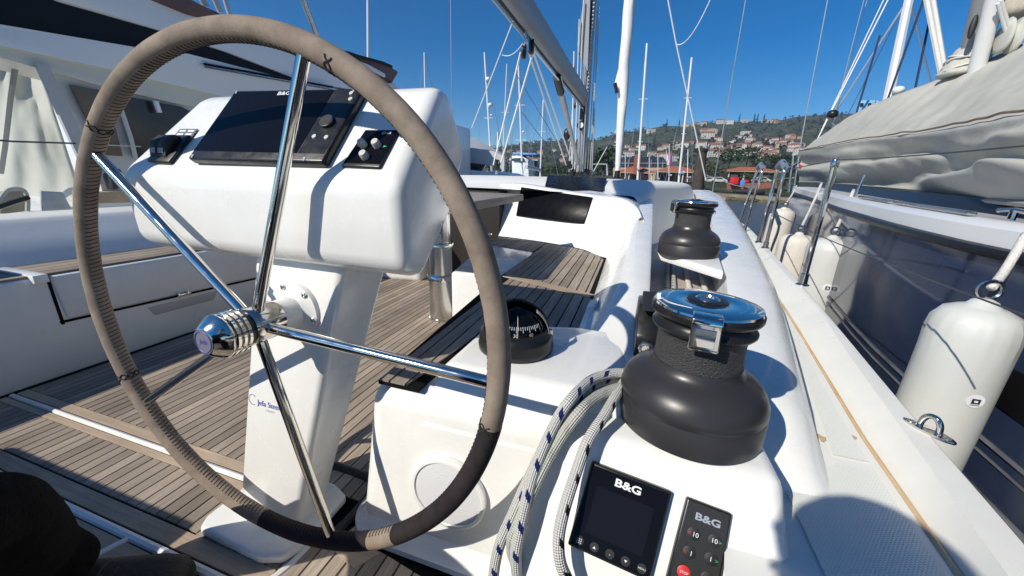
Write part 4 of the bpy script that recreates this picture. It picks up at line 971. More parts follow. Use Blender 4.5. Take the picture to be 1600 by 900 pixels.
# ================================================================== mast, boom, furled headsail
MX, MY_ = -1.04, 7.35
mb = Vector((MX, MY_, 0.0)); mrk = (ray(925, 0) * (7.2 / ray(925, 0).y)); 
mdir = (Vector((mrk.x, mrk.y, mrk.z)) - Vector((ray(906, 268) * (MY_ / ray(906, 268).y)))).normalized()
mast_foot = ray(906, 272) * (MY_ / ray(906, 272).y); mast_foot.z -= .05
mast = empty('mast', mast_foot, 'grey alloy mast of our yacht rising ahead of the cabin', 'mast')
ell = lambda a: Vector((.072 * cos(a), .125 * sin(a), 0))
b = MB(); b.grid([[mast_foot + mdir * h + ell(2 * pi * k / 20) for k in range(20)] for h in (0, 2, 4, 7, 16)], closed_v=True, cap=True); b.build('spar', M['alu'], mast)
b = MB(); b.tube([mast_foot + mdir * h + Vector((.018, -.128, 0)) for h in (.9, 8, 16)], .014, 6); b.build('sail_track', M['black_matt'], mast)
b = MB()
for k in range(150):
    h = 1.2 + k * .055; c = mast_foot + mdir * h + Vector((.05, -.14, 0)); b.box(c, (.022, .03, .016))
b.build('track_cars', M['knob_grey'], mast, weld=False)
# mainsail luff cover: grey slab hanging on the aft side of the mast above the boom
lf = mast_foot
b = MB(); b.prism([ray(*q) * (7.0 / ray(*q).y) for q in ((922, 0), (919, 112), (907, 92), (902, 70), (907, 30), (912, 0), (917, -60), (928, -60))], (0, .05, 0), .01, 2); b.build('luff_cover', pbr('grey_cloth', (.30, .31, .33), .8, bump=.2, bscale=15), mast)
for (px, py, l) in ((906, 72, .28), (896, 106, .12), (899, 165, .10), (908, 178, .2), (908, 200, .1)):
    p = ray(px, py) * (7.12 / ray(px, py).y); b = MB(); b.ball(p, .06, 8, (.5, .5, l / .12)); b.build('block', M['black_plastic'], mast)
b = MB(); p = ray(908, 196) * (7.08 / ray(908, 196).y); b.lathe([(.07, 0), (.07, .03), (.03, .032)], p, (0, -1, 0), 18); gd = b.build('gauge', M['black_plastic'], mast)
b = MB(); b.lathe([(.045, .033), (.044, .036), (0, .037)], p, (0, -1, 0), 18); b.build('gauge_face', M['white_ink'], mast)
for s in (-.22, .26):
    b = MB(); b.box(mast_foot + Vector((s * .6, -.2, .07)), (.1, .14, .14), None, .02); b.build('deck_block', M['black_plastic'], mast)
b = MB(); b.box(mast_foot + Vector((0, 0, .05)), (.36, .42, .07), None, .02); b.build('mast_foot', M['black_plastic'], mast)
g = 'halyards down our mast'
hal = [(893, 265, 897, 80), (898, 265, 905, 30), (902, 268, 912, 0), (910, 268, 918, 120), (914, 268, 930, 0), (918, 268, 935, 0), (922, 266, 937, 10), (889, 262, 896, 150), (925, 265, 929, 170)]
nm = ['leftmost white halyard', 'white halyard close left of the mast', 'grey halyard along the mast', 'white halyard in front of the mast', 'thin white halyard right of the mast', 'second white halyard right of the mast', 'rightmost long halyard beside the mast', 'short white line under the boom end', 'short white line right of the mast foot']
for i, (x0, y0, x1, y1) in enumerate(hal):
    yy = 7.05 if i < 4 else 7.3
    wire('halyard', ray(x0, y0) * (yy / ray(x0, y0).y), ray(x1, y1) * ((yy - .1) / ray(x1, y1).y) * (1.0), .009 if i % 2 else .012, 'rope_white' if i in (0, 1, 7) else 'alu', nm[i] + ' at our own mast', 'halyard', g)
# boom
bA = Vector((MX + .005, 7.18, 1.345)); 
def on_cp(px, py, X=MX): r = ray(px, py); return r * (X / r.x)
bB = on_cp(806, 0); bB = bA + (bB - bA).normalized() * 6.2
boom = empty('boom', bA, 'thick grey boom reaching overhead towards the camera', 'boom')
bd = (bB - bA).normalized(); bu = Vector((0, 0, 1)); bu = (bu - bd * bu.dot(bd)).normalized(); bs_ = bd.cross(bu)
b = MB(); pr_ = [(-.02, -.13), (.02, -.13), (.055, -.10), (.072, -.02), (.068, .06), (.045, .12), (-.045, .12), (-.068, .06), (-.072, -.02), (-.055, -.10)]
b.grid([[bA + bd * t_ + bs_ * x + bu * z for x, z in pr_] for t_ in (0, .6, 2, 4, 6.2)], closed_v=True, cap=True); b.build('spar', pbr('boom_grey', (.27, .275, .28), .45, .2, var=.05), boom, angle=50)
b = MB(); b.tube([bA + bd * t_ - bu * .136 for t_ in (.05, 6.1)], .012, 6); b.build('slot_track', M['black_matt'], boom)
b = MB(); b.tube([bA + bd * t_ - bu * .14 + bs_ * .035 for t_ in (.05, 6.1)], .008, 6); b.build('edge_strip', M['knob_grey'], boom)
b = MB(); b.box(bA + bd * -.04 - bu * .02, (.12, .10, .2), None, .02); b.build('gooseneck', M['black_plastic'], boom)
def boom_pt(px, py):
    # point of the boom's underside nearest to this sight line
    r = ray(px, py).normalized(); o = bA - bu * .15; w0 = -o; a_, b_, c_ = 1.0, bd.dot(r), 1.0; d_, e_ = bd.dot(w0), r.dot(w0); den = a_ * c_ - b_ * b_
    return o + bd * ((c_ * -(-d_) - b_ * e_ * -1 * -1) / den if False else ((b_ * (r.dot(o)) - bd.dot(o)) / (1 - b_ * b_)))
q1, q2 = boom_pt(823, 62), boom_pt(870, 118)
for i, (q, px, py, lb) in enumerate(((q1, 822, 76, 'black mainsheet block hanging left under the boom'), (q1 + bd * .12, 834, 82, 'black mainsheet block hanging right under the boom'))):
    b = MB(); c = q - bu * .10 + bs_ * (.07 if i else -.03) * -1; s_ = empty('mainsheet_block', c, lb, 'block')
    b.lathe([(.03, -.022), (.055, -.02), (.058, -.008), (.05, 0), (.058, .008), (.055, .02), (.03, .022)], c, bs_ + bd * .3, 22); b.build('sheave', M['black_plastic'], s_)
    b = MB(); b.tube([c, q + bu * .03], .014, 8); b.build('shackle', M['steel_brushed'], s_)
bl1 = Vector(world_loc([o for o in bpy.data.objects if o.name == 'mainsheet_block'][0])); bl2 = Vector(world_loc([o for o in bpy.data.objects if o.name.startswith('mainsheet_block')][1]))
D1 = ray(776, 258) * (3.75 / ray(776, 258).y); D2 = ray(890, 258) * (5.6 / ray(890, 258).y)
for i, (p, lb) in enumerate(((D1, 'black turning block on the port cabin edge at the foot of the mainsheet'), (D2, 'black turning block on the cabin top at the right foot of the mainsheet'))):
    t_ = empty('turning_block', p - Vector((0, 0, .06)), lb, 'block')
    b = MB(); b.lathe([(.03, -.022), (.055, -.02), (.058, -.008), (.05, 0), (.058, .008), (.055, .02), (.03, .022)], p, (.8, .6, 0), 22); b.build('sheave', M['black_plastic'], t_)
    b = MB(); b.rod(p - Vector((0, 0, .09)), p, .016); b.build('post', M['steel_brushed'], t_)
g = 'mainsheet parts below the boom'
for a_, c_, lb in ((bl1 + bs_ * .03, D1 + Vector((-.035, 0, 0)), 'left rope part of the mainsheet leading down to port'), (bl2 - bs_ * .03, D1 + Vector((.04, 0, 0)), 'second rope part of the mainsheet leading down to port'), (bl1 - bs_ * .04, D2 + Vector((-.05, 0, 0)), 'left rope part of the mainsheet leading down to the right block'), (bl2 + bs_ * .0, D2 + Vector((.05, 0, 0)), 'right rope part of the mainsheet leading down to the right block'), (bl2, boom_pt(885, 135) - bu * .03, 'rope part of the mainsheet running forward along the underside of the boom')):
    wire('mainsheet', a_, c_, .0095, 'line_white', lb, 'rope', g)
# vang
v0, v1 = q2 - bu * .02, ray(904, 258) * (7.1 / ray(904, 258).y)
vg = empty('boom_vang', v1, 'grey tubular boom vang sloping from the boom to the mast foot', 'boom vang')
b = MB(); b.tube([v0, v0.lerp(v1, .12)], .05, 12); b.build('head_block', M['black_plastic'], vg)
b = MB(); b.tube([v0.lerp(v1, .10), v0.lerp(v1, .96)], .036, 14); b.build('tube', pbr('vang_grey', (.40, .41, .42), .4, .4), vg)
b = MB(); b.tube([v0.lerp(v1, .13), v0.lerp(v1, .30)], .042, 14); b.build('sleeve', M['alu'], vg)
pv = v0.lerp(v1, .55) + Vector((-.06, -.02, 0)); b = MB(); b.ball(pv, .075, 8, (.7, .7, 1.2)); b.build('tackle_block', M['black_plastic'], vg)
wire('rope', v0 + bs_ * -.05, v1 + Vector((-.05, 0, 0)), .008, 'line_white', 'thin white control line beside the grey boom vang', 'rope')
# furled headsail ahead of the mast
fs = [(965, 268), (967, 235), (971, 180), (973, 150), (975, 110), (980, 50), (984, 0), (992, -90), (1003, -220)]
rr = [.055, .065, .095, .115, .125, .12, .11, .11, .105]; ox = [0, 0, 0, .0, 0, 0, 0, 0, 0]
fp_ = [ray(*q) * (9.6 / ray(*q).y) + Vector((o, 0, 0)) for q, o in zip(fs, ox)]
fj = empty('furled_headsail', fp_[0], 'white furled headsail rolled on its stay right of the mast', 'sail')
b = MB(); pp = smooth_path(fp_, 10); rad = [interp(list(range(len(rr))), rr, i / 10) for i in range(len(pp))]
rows = []
for i, (p, r) in enumerate(zip(pp, rad)):
    rows.append([p + Vector((cos(a), sin(a), 0)) * r * (1 + .10 * noise.noise(Vector((i * .13, 2.2 * cos(a), 2.2 * sin(a)))) + .06 * sin(a * 2 + i * .12)) for a in [2 * pi * k / 22 for k in range(22)]])
b.grid(rows, closed_v=True, cap=True); b.build('rolled_cloth', pbr('sail_cloth', (.74, .74, .73), .7, bump=.25, bscale=6, bdist=.05), fj, angle=180)
cq = [ray(*q) * (9.58 / ray(*q).y) for q in ((976, 62), (969, 96), (960, 130), (963, 137), (972, 152), (978, 120))]
b = MB(); b.prism(cq, (0, .10, 0), .03, 3); b.build('clew_patch', pbr('patch_cloth', (.72, .72, .71), .7, bump=.2, bscale=6, bdist=.05), fj, angle=80)
b = MB(); b.tube([p + Vector((.0, -.05, .0)) for p in (ray(961, 131) * (9.5 / ray(961, 131).y), ray(963, 139) * (9.5 / ray(963, 139).y), ray(964, 146) * (9.5 / ray(964, 146).y))], .04, 8); b.build('clew_ring', M['black_plastic'], fj)
b = MB(); b.lathe([(.12, 0), (.13, .03), (.13, .12), (.07, .16), (.06, .3)], fp_[0] - Vector((0, 0, .28)), n=20); b.build('furling_drum', M['black_plastic'], fj)
# standing rigging and loose lines against the sky
def sky_line(px0, py0, px1, py1, y0, y1, r, mat, label, cat='wire', group=None, sag=0.0, ext=0.0):
    a = ray(px0, py0) * (y0 / ray(px0, py0).y); c = ray(px1, py1) * (y1 / ray(px1, py1).y)
    if ext: c = c + (c - a) * ext
    return wire('stay' if cat == 'stay' else 'rope', a, c, r, mat, label, cat, group, sag, 8 if sag else 1)
g = 'stays and shrouds of our yacht'
sky_line(1113, 300, 1165, 0, 6.6, 6.2, .007, 'wire_bright', 'grey shroud rising from our rail just right of the piling', 'stay', g, ext=.6)
sky_line(1103, 282, 1056, 66, 6.6, 6.0, .009, 'line_white', 'white line leaning left from the rail, forked near its top', 'rope', ext=0)
sky_line(1056, 66, 1040, -20, 6.0, 5.8, .009, 'line_white', 'white line above the fork leaving the top of the picture', 'rope')
sky_line(1058, 70, 1118, -20, 6.0, 5.6, .006, 'line_white', 'thin white line curving up to the right from the fork', 'rope', sag=.16)
sky_line(737, 200, 800, 37, 5.2, 4.6, .007, 'line_white', 'white line running up behind the mainsheet on the left', 'rope', ext=0)
sky_line(800, 37, 822, -30, 4.6, 4.3, .007, 'line_white', 'upper piece of the white line left of the boom', 'rope')
sky_line(785, 86, 817, 68, 4.8, 4.5, .005, 'line_white', 'short slack line joining the left line to the boom block', 'rope', sag=.05)
sky_line(925, 272, 962, 205, 6.9, 7.6, .007, 'line_white', 'white sheet slanting from the cabin top up to the furled headsail', 'rope', ext=.05)
sky_line(815, 175, 882, 262, 6.4, 6.8, .005, 'wire_dark', 'dark thin stay slanting down right behind the mainsheet', 'stay', g, ext=0)
sky_line(803, 110, 895, 262, 6.5, 7.0, .005, 'wire_dark', 'longer dark thin stay slanting behind the mainsheet', 'stay', g)
sky_line(704, -10, 706, 205, 3.4, 3.4, .0035, 'wire_bright', 'very thin grey wire standing left of the boom', 'stay', g)
# white rail at the bow and foredeck gear
b = MB()
pr0 = [ray(*q) * (9.0 / ray(*q).y) for q in ((925, 268), (926, 256), (948, 256), (949, 274))]; b.tube(pr0, .02, 8); tag(b.build('bow_rail', M['steel']), 'small steel bow rail right of the mast foot', 'rail')
# ================================================================== motor yacht to port
MYX = -4.0
my = empty('motor_yacht', (-5.5, 3.5, -1.7), 'big white motor yacht to port with a long black window band and canvas enclosed stern', 'motor yacht')
def mp(px, py, X=MYX): r = ray(px, py); return r * (X / r.x)
def slab(name, pix, th, mat, X=MYX, bevel=0.0, parent=my, label=None):
    b = MB(); q = [mp(x, y, X) for x, y in pix]; b.prism(q, (-th, 0, 0), bevel, 2); return b.build(name, M[mat] if isinstance(mat, str) else mat, parent, label)
M['my_white'] = pbr('yacht_white', (.72, .74, .75), .22, var=.02, vscale=.8, rvar=.06)
M['my_cream'] = pbr('yacht_cream', (.60, .585, .50), .4, var=.05, vscale=2)
M['my_glass'] = pbr('black_glass', (.006, .006, .007), .35, spec=.25)
M['canvas_white'] = pbr('canvas_white', (.47, .475, .42), .75, var=.06, vscale=2.5, bump=.15, bscale=9, bdist=.02)
M['maroon'] = pbr('maroon_cloth', (.14, .085, .085), .8, var=.2, vscale=3, bump=.3, bscale=8)
M['tint'] = pbr('tinted_window', (.11, .085, .06), .12, var=.3, vscale=1.2)
M['tint2'] = pbr('dark_window', (.035, .035, .036), .1, var=.3, vscale=2)
slab('upper_deck', [(-40, -75), (90, 1), (257, 49), (357, 82), (462, 123), (520, 136), (640, 150), (596, 112), (480, 68), (352, 34), (236, -2), (130, -75)], .6, 'my_white', -4.02, .02)
slab('window_band', [(-80, -75), (-40, -75), (90, 0), (257, 48), (357, 81), (464, 124), (440, 122), (294, 85), (219, 76), (0, 39), (-80, 26)], .25, 'my_glass', -4.05, .004)
slab('side_moulding', [(-80, 26), (0, 38), (219, 75), (294, 84), (440, 121), (540, 142), (660, 165), (660, 205), (430, 168), (332, 147), (160, 106), (0, 71), (-80, 54)], .5, 'my_white', -3.97, .02)
slab('overhang_edge', [(-80, 54), (0, 70), (160, 105), (332, 146), (430, 167), (430, 185), (280, 163), (150, 132), (0, 90), (-80, 72)], .4, 'my_cream', -3.99, .01)
b = MB(); b.tube([mp(319, 100, -3.94), mp(420, 118, -3.94), mp(520, 136, -3.94)], .012, 6); b.build('rub_strip', M['my_glass'], my)
b = MB(); b.tube([mp(319, 104, -3.94), mp(420, 122, -3.94), mp(520, 140, -3.94)], .008, 6); b.build('rub_strip', M['steel_brushed'], my)
# flybridge: maroon covered coaming with frame
fb = slab('flybridge_cover', [(238, -4), (300, 22), (352, 34), (346, 20), (300, 0), (262, -16)], .5, 'maroon', -3.95, .03)
slab('flybridge_cover', [(500, 70), (540, 86), (585, 108), (613, 131), (624, 112), (600, 97), (545, 80)], .6, 'maroon', -3.95, .03)
b = MB(); 
b.tube([mp(478, 62, -3.9), mp(530, 80, -3.9), mp(598, 98, -3.9), mp(612, 104, -3.9)], .02, 8); b.build('flybridge_rail', M['my_glass'], my)
b = MB(); b.tube([mp(515, 82, -3.9), mp(575, 104, -3.9), mp(600, 118, -3.9)], .03, 6); b.build('flybridge_trim', M['my_white'], my)
for (x0, y0, x1, y1, r) in ((300, -30, 322, 10, .03), (322, -30, 345, 20, .025), (345, -20, 362, 34, .02)):
    b = MB(); b.rod(mp(x0, y0, -4.1), mp(x1, y1, -4.1), r); b.build('frame_tube', M['alu'], my)
b = MB(); b.tube([mp(466, -20, -3.4), mp(497, 60, -3.4)], .030, 10); b.build('canopy_pole', M['steel_brushed'], my)
b = MB(); b.tube([mp(574, -40, -4.2), mp(575, 106, -4.2)], [.012, .016], 6); b.build('antenna', M['line_white'], my)
# stern enclosure
b = MB(); rows = []
cn = [(-70, 72), (0, 92), (62, 100)]; cb = [(-70, 330), (0, 330), (134, 330)]
for i in range(34):
    u = i / 33; row = []
    for k in range(40):
        v = k / 39
        pxx = lerp(lerp(-70, 62, u), lerp(-70, 136, u), v); pyy = lerp(lerp(74, 104, u), 328, v)
        d = .060 * noise.noise(Vector((u * 2.6 - v * 1.0, v * 1.1 + u * 1.2, 1.3))) + .022 * noise.noise(Vector((u * 5 + v * 3, v * 2 - u * 3, 4.7))) + .005 * noise.noise(Vector((u * 14, v * 8, 2)))
        d += .035 * math.exp(-((u - .55 + .25 * (v - .4)) / .09) ** 2) * sin(pi * v)
        row.append(ony(pxx, pyy, lerp(1.72, 1.98, u) + .06 * (1 - v) - d * .9))
    rows.append(row)
b.grid(rows); cv = b.build('canvas_enclosure', M['canvas_white'], my); cv.modifiers.new('t', 'SOLIDIFY').thickness = .01
slab('canvas_border', [(56, 98), (78, 104), (152, 262), (152, 290), (130, 262)], .03, pbr('canvas_grey', (.42, .43, .44), .8), -3.94)
b = MB(); b.tube([mp(-40, 216, -3.88), mp(20, 221, -3.88), mp(118, 224, -3.88)], .006, 6); b.build('tie_cord', M['wire_dark'], my)
b = MB(); b.tube([ony(x, y, 1.70) for x, y in ((26, 92), (17, 150), (8, 230), (2, 270))], .016, 6); b.build('zip_flap', pbr('zip_grey', (.25, .25, .24), .8), my)
slab('canvas_panel', [(76, 103), (160, 124), (300, 160), (420, 188), (420, 300), (300, 300), (160, 300), (150, 262)], .05, pbr('canvas_shade', (.55, .56, .56), .7, var=.04), -4.02)
slab('clear_window', [(110, 132), (166, 143), (192, 244), (160, 242), (146, 205)], .02, 'tint', -3.97)
slab('clear_window', [(172, 145), (284, 167), (330, 190), (330, 258), (212, 247), (196, 190)], .02, 'tint2', -3.97)
b = MB(); b.rod(mp(243, 158, -3.92), mp(249, 176, -3.92), .02); b.build('window_latch', M['my_white'], my)
b = MB(); b.tube([mp(188, 168, -3.93), mp(204, 215, -3.93), mp(212, 248, -3.93)], .016, 6); b.tube([mp(150, 226, -3.93), mp(220, 229, -3.93)], .005, 5); b.build('window_seam', M['knob_grey'], my, weld=False)
slab('teak_cap', [(150, 300), (330, 297), (330, 312), (150, 318)], .3, pbr('cap_teak', (.42, .32, .2), .6, var=.2), -3.9, .005)
slab('hull', [(-80, 345), (150, 318), (420, 300), (700, 283), (700, 520), (-80, 900)], 2.5, 'my_white', -3.92, .03)
slab('black_fender_board', [(170, 272), (190, 262), (200, 290), (178, 298)], .1, 'black_matt', -3.85, .02)
# stern gear seen under the canvas
b = MB(); b.tube(smooth_path([mp(0, 325, -3.75), mp(20, 318, -3.75), mp(40, 312, -3.75)], 4), .012, 6); b.tube(smooth_path([mp(-5, 320, -3.8), mp(12, 297, -3.8), mp(36, 297, -3.8), mp(43, 312, -3.8), mp(43, 330, -3.8)], 6), .012, 8); b.build('stern_rail', M['canvas_white'], my, weld=False)
slab('stern_cloth', [(0, 300), (40, 296), (44, 330), (0, 335)], .05, pbr('stern_tan', (.35, .30, .22), .8, var=.2), -3.9, .01)
slab('clear_screen', [(64, 298), (98, 300), (112, 326), (66, 330)], .02, pbr('clear_plastic', (.40, .43, .44), .15, var=.1), -3.9, .004)
b = MB(); b.tube([mp(-10, 326, -3.7), mp(18, 316, -3.7), mp(45, 308, -3.7)], .014, 6); b.build('black_hose', M['black_matt'], my)
b = MB(); b.box((-5.6, 6.2, .1), (2.6, 7.0, 2.2), None, .1); b.build('superstructure', M['my_white'], my)

# ================================================================== covered boat farther ahead to port
cbt = empty('covered_boat', (-4.2, 11, -1.8), 'white motorboat under a pale grey winter cover beyond the white pod', 'motorboat')
def cp(px, py, y=11.0): r = ray(px, py); return r * (y / r.y)
M['cover_grey'] = pbr('cover_grey', (.46, .48, .50), .8, var=.05, vscale=2, bump=.2, bscale=3)
b = MB(); rows = [[cp(*q, 13.0) for q in ((690, 190), (722, 206), (745, 218), (768, 230), (786, 240))], [cp(*q, 10.0) for q in ((690, 225), (724, 231), (748, 234), (770, 236), (788, 244))], [cp(*q, 10.0) for q in ((690, 250), (724, 253), (748, 256), (768, 259), (788, 268))]]
b.grid(rows); b.build('cover', M['cover_grey'], cbt)
b = MB(); b.prism([cp(*q, 9.95) for q in ((722, 254), (757, 257), (750, 268), (720, 268))], (0, .1, 0)); b.build('window', M['tint2'], cbt)
b = MB(); b.prism([cp(*q, 9.7) for q in ((600, 262), (722, 264), (760, 268), (782, 276), (782, 330), (600, 330))], (0, 3, 0), .05); b.build('hull', M['my_white'], cbt)
b = MB(); b.prism([cp(*q, 9.6) for q in ((640, 277), (790, 276), (790, 283), (640, 288))], (0, .2, 0), .02); b.build('rub_rail', M['rubber'], cbt)

# ================================================================== sailing boat B to starboard
bb = empty('blue_sailboat', (3.0, 4.0, -1.6), 'dark blue sailing boat moored to starboard under a large grey boat cover', 'sailing boat')
def zb(y): return -0.165 + 0.0175 * y
SB = edge([(1600, 393), (1500, 373), (1409, 351), (1320, 326), (1270, 309), (1238, 299)], zb)
sy, sx = [p.y for p in SB], [p.x for p in SB]
BOW = SB[-1]; XB = BOW.x + .02
def xb_(y): return interp(sy, sx, y) if y > sy[0] else sx[0] - 0.06 * (sy[0] - y)
yb = [-1.5, -.6, 0, .5, .9] + [1.2 + .25 * i for i in range(22)] ; yb = [y for y in yb if y < BOW.y] + [BOW.y]
M['navy_hull'] = pbr('navy_hull', (.023, .036, .078), .09, coat=.35, spec=.4, var=.08, vscale=1.5, bump=.02, bscale=1.1, bdist=.02)
def xc_(y): return lerp(XB + .75, XB, max(0, min(1, (y - 1) / (BOW.y - 1))) ** 1.0)
for s in (1, -1):
    b = MB(); rows = []
    for y in yb:
        x, z = xb_(y), zb(y); c = XB + .78; k = min(1, (y - BOW.y) / -1.2)
        f = (lambda X: X) if s > 0 else (lambda X: 2 * c - X)
        if y == BOW.y: f = lambda X: X
        rows.append([Vector((f(x), y, z)), Vector((f(x - .015), y, z - .25)), Vector((f(x - .01), y - .03 * (1 - k), z - .6)), Vector((f(x + .06), y - .10 * (1 - k), z - 1.0)), Vector((f(x + .22), y - .2 * (1 - k), z - 1.35)), Vector((f(x + .6), y - .3 * (1 - k), z - 1.75))])
    b.grid(rows); b.build('hull_side', M['navy_hull'], bb, angle=80)
M['stripe_dark'] = pbr('stripe_dark', (.10, .105, .12), .5, var=.4, vscale=9)
# light cove lines low on the topsides, rubbing strake, white gunwale
for dz, r, mm in ((-.47, .007, 'stripe_dark'), (-.505, .004, 'stripe_dark'), (-.60, .010, 'stripe_dark')):
    b = MB(); b.tube([Vector((xb_(y) - .013, y, zb(y) + dz)) for y in yb if y < BOW.y - .4], r, 5); b.build('boot_stripe', M[mm], bb)
b = MB(); b.tube([Vector((xb_(y) - .012, y, zb(y) - .015)) for y in yb], .016, 8); b.build('rub_rail', M['black_plastic'], bb)
b = MB(); rows = []
for y in yb:
    x, z = xb_(y), zb(y); k = min(1, max(.15, (BOW.y - y) / 1.0))
    rows.append([Vector((x - .006, y, z)), Vector((x - .004, y, z + .045)), Vector((x + .02 * k, y, z + .060)), Vector((x + .06 * k, y, z + .062)), Vector((x + .075 * k, y, z + .05)), Vector((x + .35 * k, y, z + .055)), Vector((x + .9 * k, y, z + .06))])
b.grid(rows); b.build('gunwale', M['my_white'], bb)
b = MB(); hw = [(1.30, -.420), (1.05, -.41), (1.05, -.52), (1.275, -.515)]
b.prism([Vector((xb_(y) - .019, y, z)) for y, z in hw], (.012, 0, 0), .003); b.build('hull_window', M['my_glass'], bb)
for (ya, yb2) in ((1.55, 2.1), (2.15, 2.6)):
    b = MB(); b.prism([Vector((xb_(y) + d, y, zb(y) + .066)) for y, d in ((ya, .03), (yb2, .03), (yb2, .055), (ya, .055))], (0, 0, .012), .003); b.build('chock_strip', M['steel_brushed'], bb)
b = MB(); bc = Vector((xb_(1.55) + .10, 1.50, zb(1.5) + .06)); b.tube([bc + Vector((0, -.05, .025)), bc + Vector((0, 0, .03)), bc + Vector((0, .05, .025))], .007, 8); b.tube([bc, bc + Vector((0, 0, .03))], .009, 8); b.build('deck_cleat', M['steel'], bb, weld=False)
# cabin side of near-black glass below the cover
b = MB(); rows = []
for y in [0, 1, 1.8, 2.6, 3.4, 4.2, 5.0, 5.8]:
    x = xb_(y) + .25; z = zb(y) + .05
    rows.append([Vector((x, y, z)), Vector((x + .03, y, z + .055)), Vector((x + .3, y, z + .06)), Vector((XB + .78, y, z + .2))])
b.grid(rows); b.build('cabin_side', pbr('cabin_glass', (.012, .011, .012), .35, var=.3, vscale=2), bb)
for px, y in ((1345, 0), (1525, 0), (1438, 0)):
    pass
for y in (3.0, 3.9):
    p = Vector((xb_(y) + .10, y, zb(y) + .05)); b = MB(); b.rod(p, p + Vector((.02, .0, .14)), .008); b.build('stanchion', M['steel_brushed'], bb)
# the big cover
rid = [(1252, 236, 7.0), (1300, 200, 6.4), (1345, 172, 5.9), (1400, 148, 5.5), (1470, 122, 5.2), (1530, 98, 5.0), (1600, 67, 4.7), (1720, 20, 4.2), (1900, -60, 3.6)]
low = [(1249, 286, 6.9), (1290, 287, 5.6), (1345, 292, 4.4), (1400, 302, 3.5), (1450, 310, 2.9), (1520, 318, 2.2), (1600, 324, 1.72), (1720, 332, 1.3), (1900, 345, .8)]
def rp(l): return [ray(x, y) * (d / ray(x, y).y) for x, y, d in l]
fol = [(1252, 237, 6.95), (1290, 231, 5.8), (1345, 222, 4.7), (1400, 217, 3.8), (1450, 212, 3.2), (1520, 203, 2.5), (1600, 190, 2.05), (1720, 168, 1.6), (1900, 135, 1.05)]
ext = lambda P_: P_ + [P_[-1] + (P_[-1] - P_[-2]) * 2.0]
RD, LW, FO_ = smooth_path(ext(rp(rid)), 16), smooth_path(ext(rp(low)), 16), smooth_path(ext(rp(fol)), 16)
NR, NF = 60, 30
b = MB(); rows = []
nv = Vector((-.8, -.35, .35)).normalized()
for j in range(NR + 1):
    row = []
    for i, (p, q, c) in enumerate(zip(RD, LW, FO_)):
        u = i / (len(RD) - 1)
        if j <= NF:
            v = j / NF; w = q.lerp(c, v) + Vector((-.05, 0, 0)) * sin(pi * v); k = sin(pi * min(1, v * 1.02)) ** .7
            # drooping swags and creases of the loose skirt
            sw = noise.noise(Vector((u * 4.2 + v * .9, v * 2.6 - u * 3.0, 1.7))); f = .11 * k * sw
            f += .075 * k * noise.noise(Vector((u * 6 - v * 2.6, v * 3.0 + u * 5.0, 5.2)))
            f += .016 * k * noise.noise(Vector((u * 20 + v * 6, v * 6, 3.3)))
            f += -.10 * math.exp(-((v - .80 + .22 * sin(u * 6.0 + .6) ** 2) / .10) ** 2) * (.4 + .6 * u)
            f += .035 * math.exp(-((v - 1.0) / .08) ** 2)
        else:
            v = (j - NF) / (NR - NF); w = c.lerp(p, v); w.z -= .05 * sin(pi * v)
            f = .035 * math.exp(-(v / .06) ** 2) + .014 * noise.noise(Vector((u * 26 - v * 7, v * 3, 7.1))) + .022 * noise.noise(Vector((u * 9 + v * 3, v * 3, 2.1))) * (1 - v)
        row.append(w + nv * f)
    rows.append(row)
b.grid(rows)
far = [[p.copy() for p in rows[-1]], [Vector((p.x + .9, p.y, lerp(p.z, .1, .45))) for p in rows[-1]], [Vector((p.x + 1.5, p.y, .1)) for p in rows[-1]]]
b.grid(far)
M['boat_cover'] = pbr('boat_cover', (.45, .445, .395), .8, var=.10, vscale=1.6, bump=.35, bscale=5, bdist=.03, detail=9)
cov = b.build('boat_cover', M['boat_cover'], bb, angle=180); 
b = MB(); k = NF + 1; b.tube([p + Vector((-.02, -.005, .01)) for p in rows[k]], .006, 5); b.build('cover_cord', pbr('cord_brown', (.22, .16, .10), .8), bb)
b = MB(); b.tube([p + Vector((-.01, 0, 0)) for p in rows[1]], .010, 6); b.build('cover_hem', pbr('hem_grey', (.28, .28, .27), .8), bb)
rf = ray(1249, 259) * (6.75 / ray(1249, 259).y); b = MB(); b.prism([rf + Vector((-.03, -.05, .03)), rf + Vector((.06, -.05, -.02)), rf + Vector((-.0, -.05, -.04))], (0, .02, 0)); b.build('red_tag', M['red_ink'], bb)
# its mast with bunched cover and lashings
def by(px, py, y): r = ray(px, py); return r * (y / r.y)
b = MB(); 
m0, m1_ = by(1524, 116, 4.75), by(1554, -2, 4.6); b.grid([[p + Vector((.055 * cos(a), .055 * sin(a), 0)) for a in [2 * pi * k / 16 for k in range(16)]] for p in (m0, m1_, m1_ + (m1_ - m0) * 6)], closed_v=True, cap=True); b.build('mast', pbr('mast_white', (.66, .66, .65), .35, var=.04), bb)
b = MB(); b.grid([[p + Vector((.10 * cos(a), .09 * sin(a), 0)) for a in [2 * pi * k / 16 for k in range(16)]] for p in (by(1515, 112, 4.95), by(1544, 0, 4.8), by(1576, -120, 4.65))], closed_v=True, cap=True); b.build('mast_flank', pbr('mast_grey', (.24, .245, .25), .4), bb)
b = MB(); b.ball(by(1520, 42, 4.70), .04, 8, (.6, .5, 2.3)); b.build('mast_opening', M['black_matt'], bb)
b = MB(); rows = []
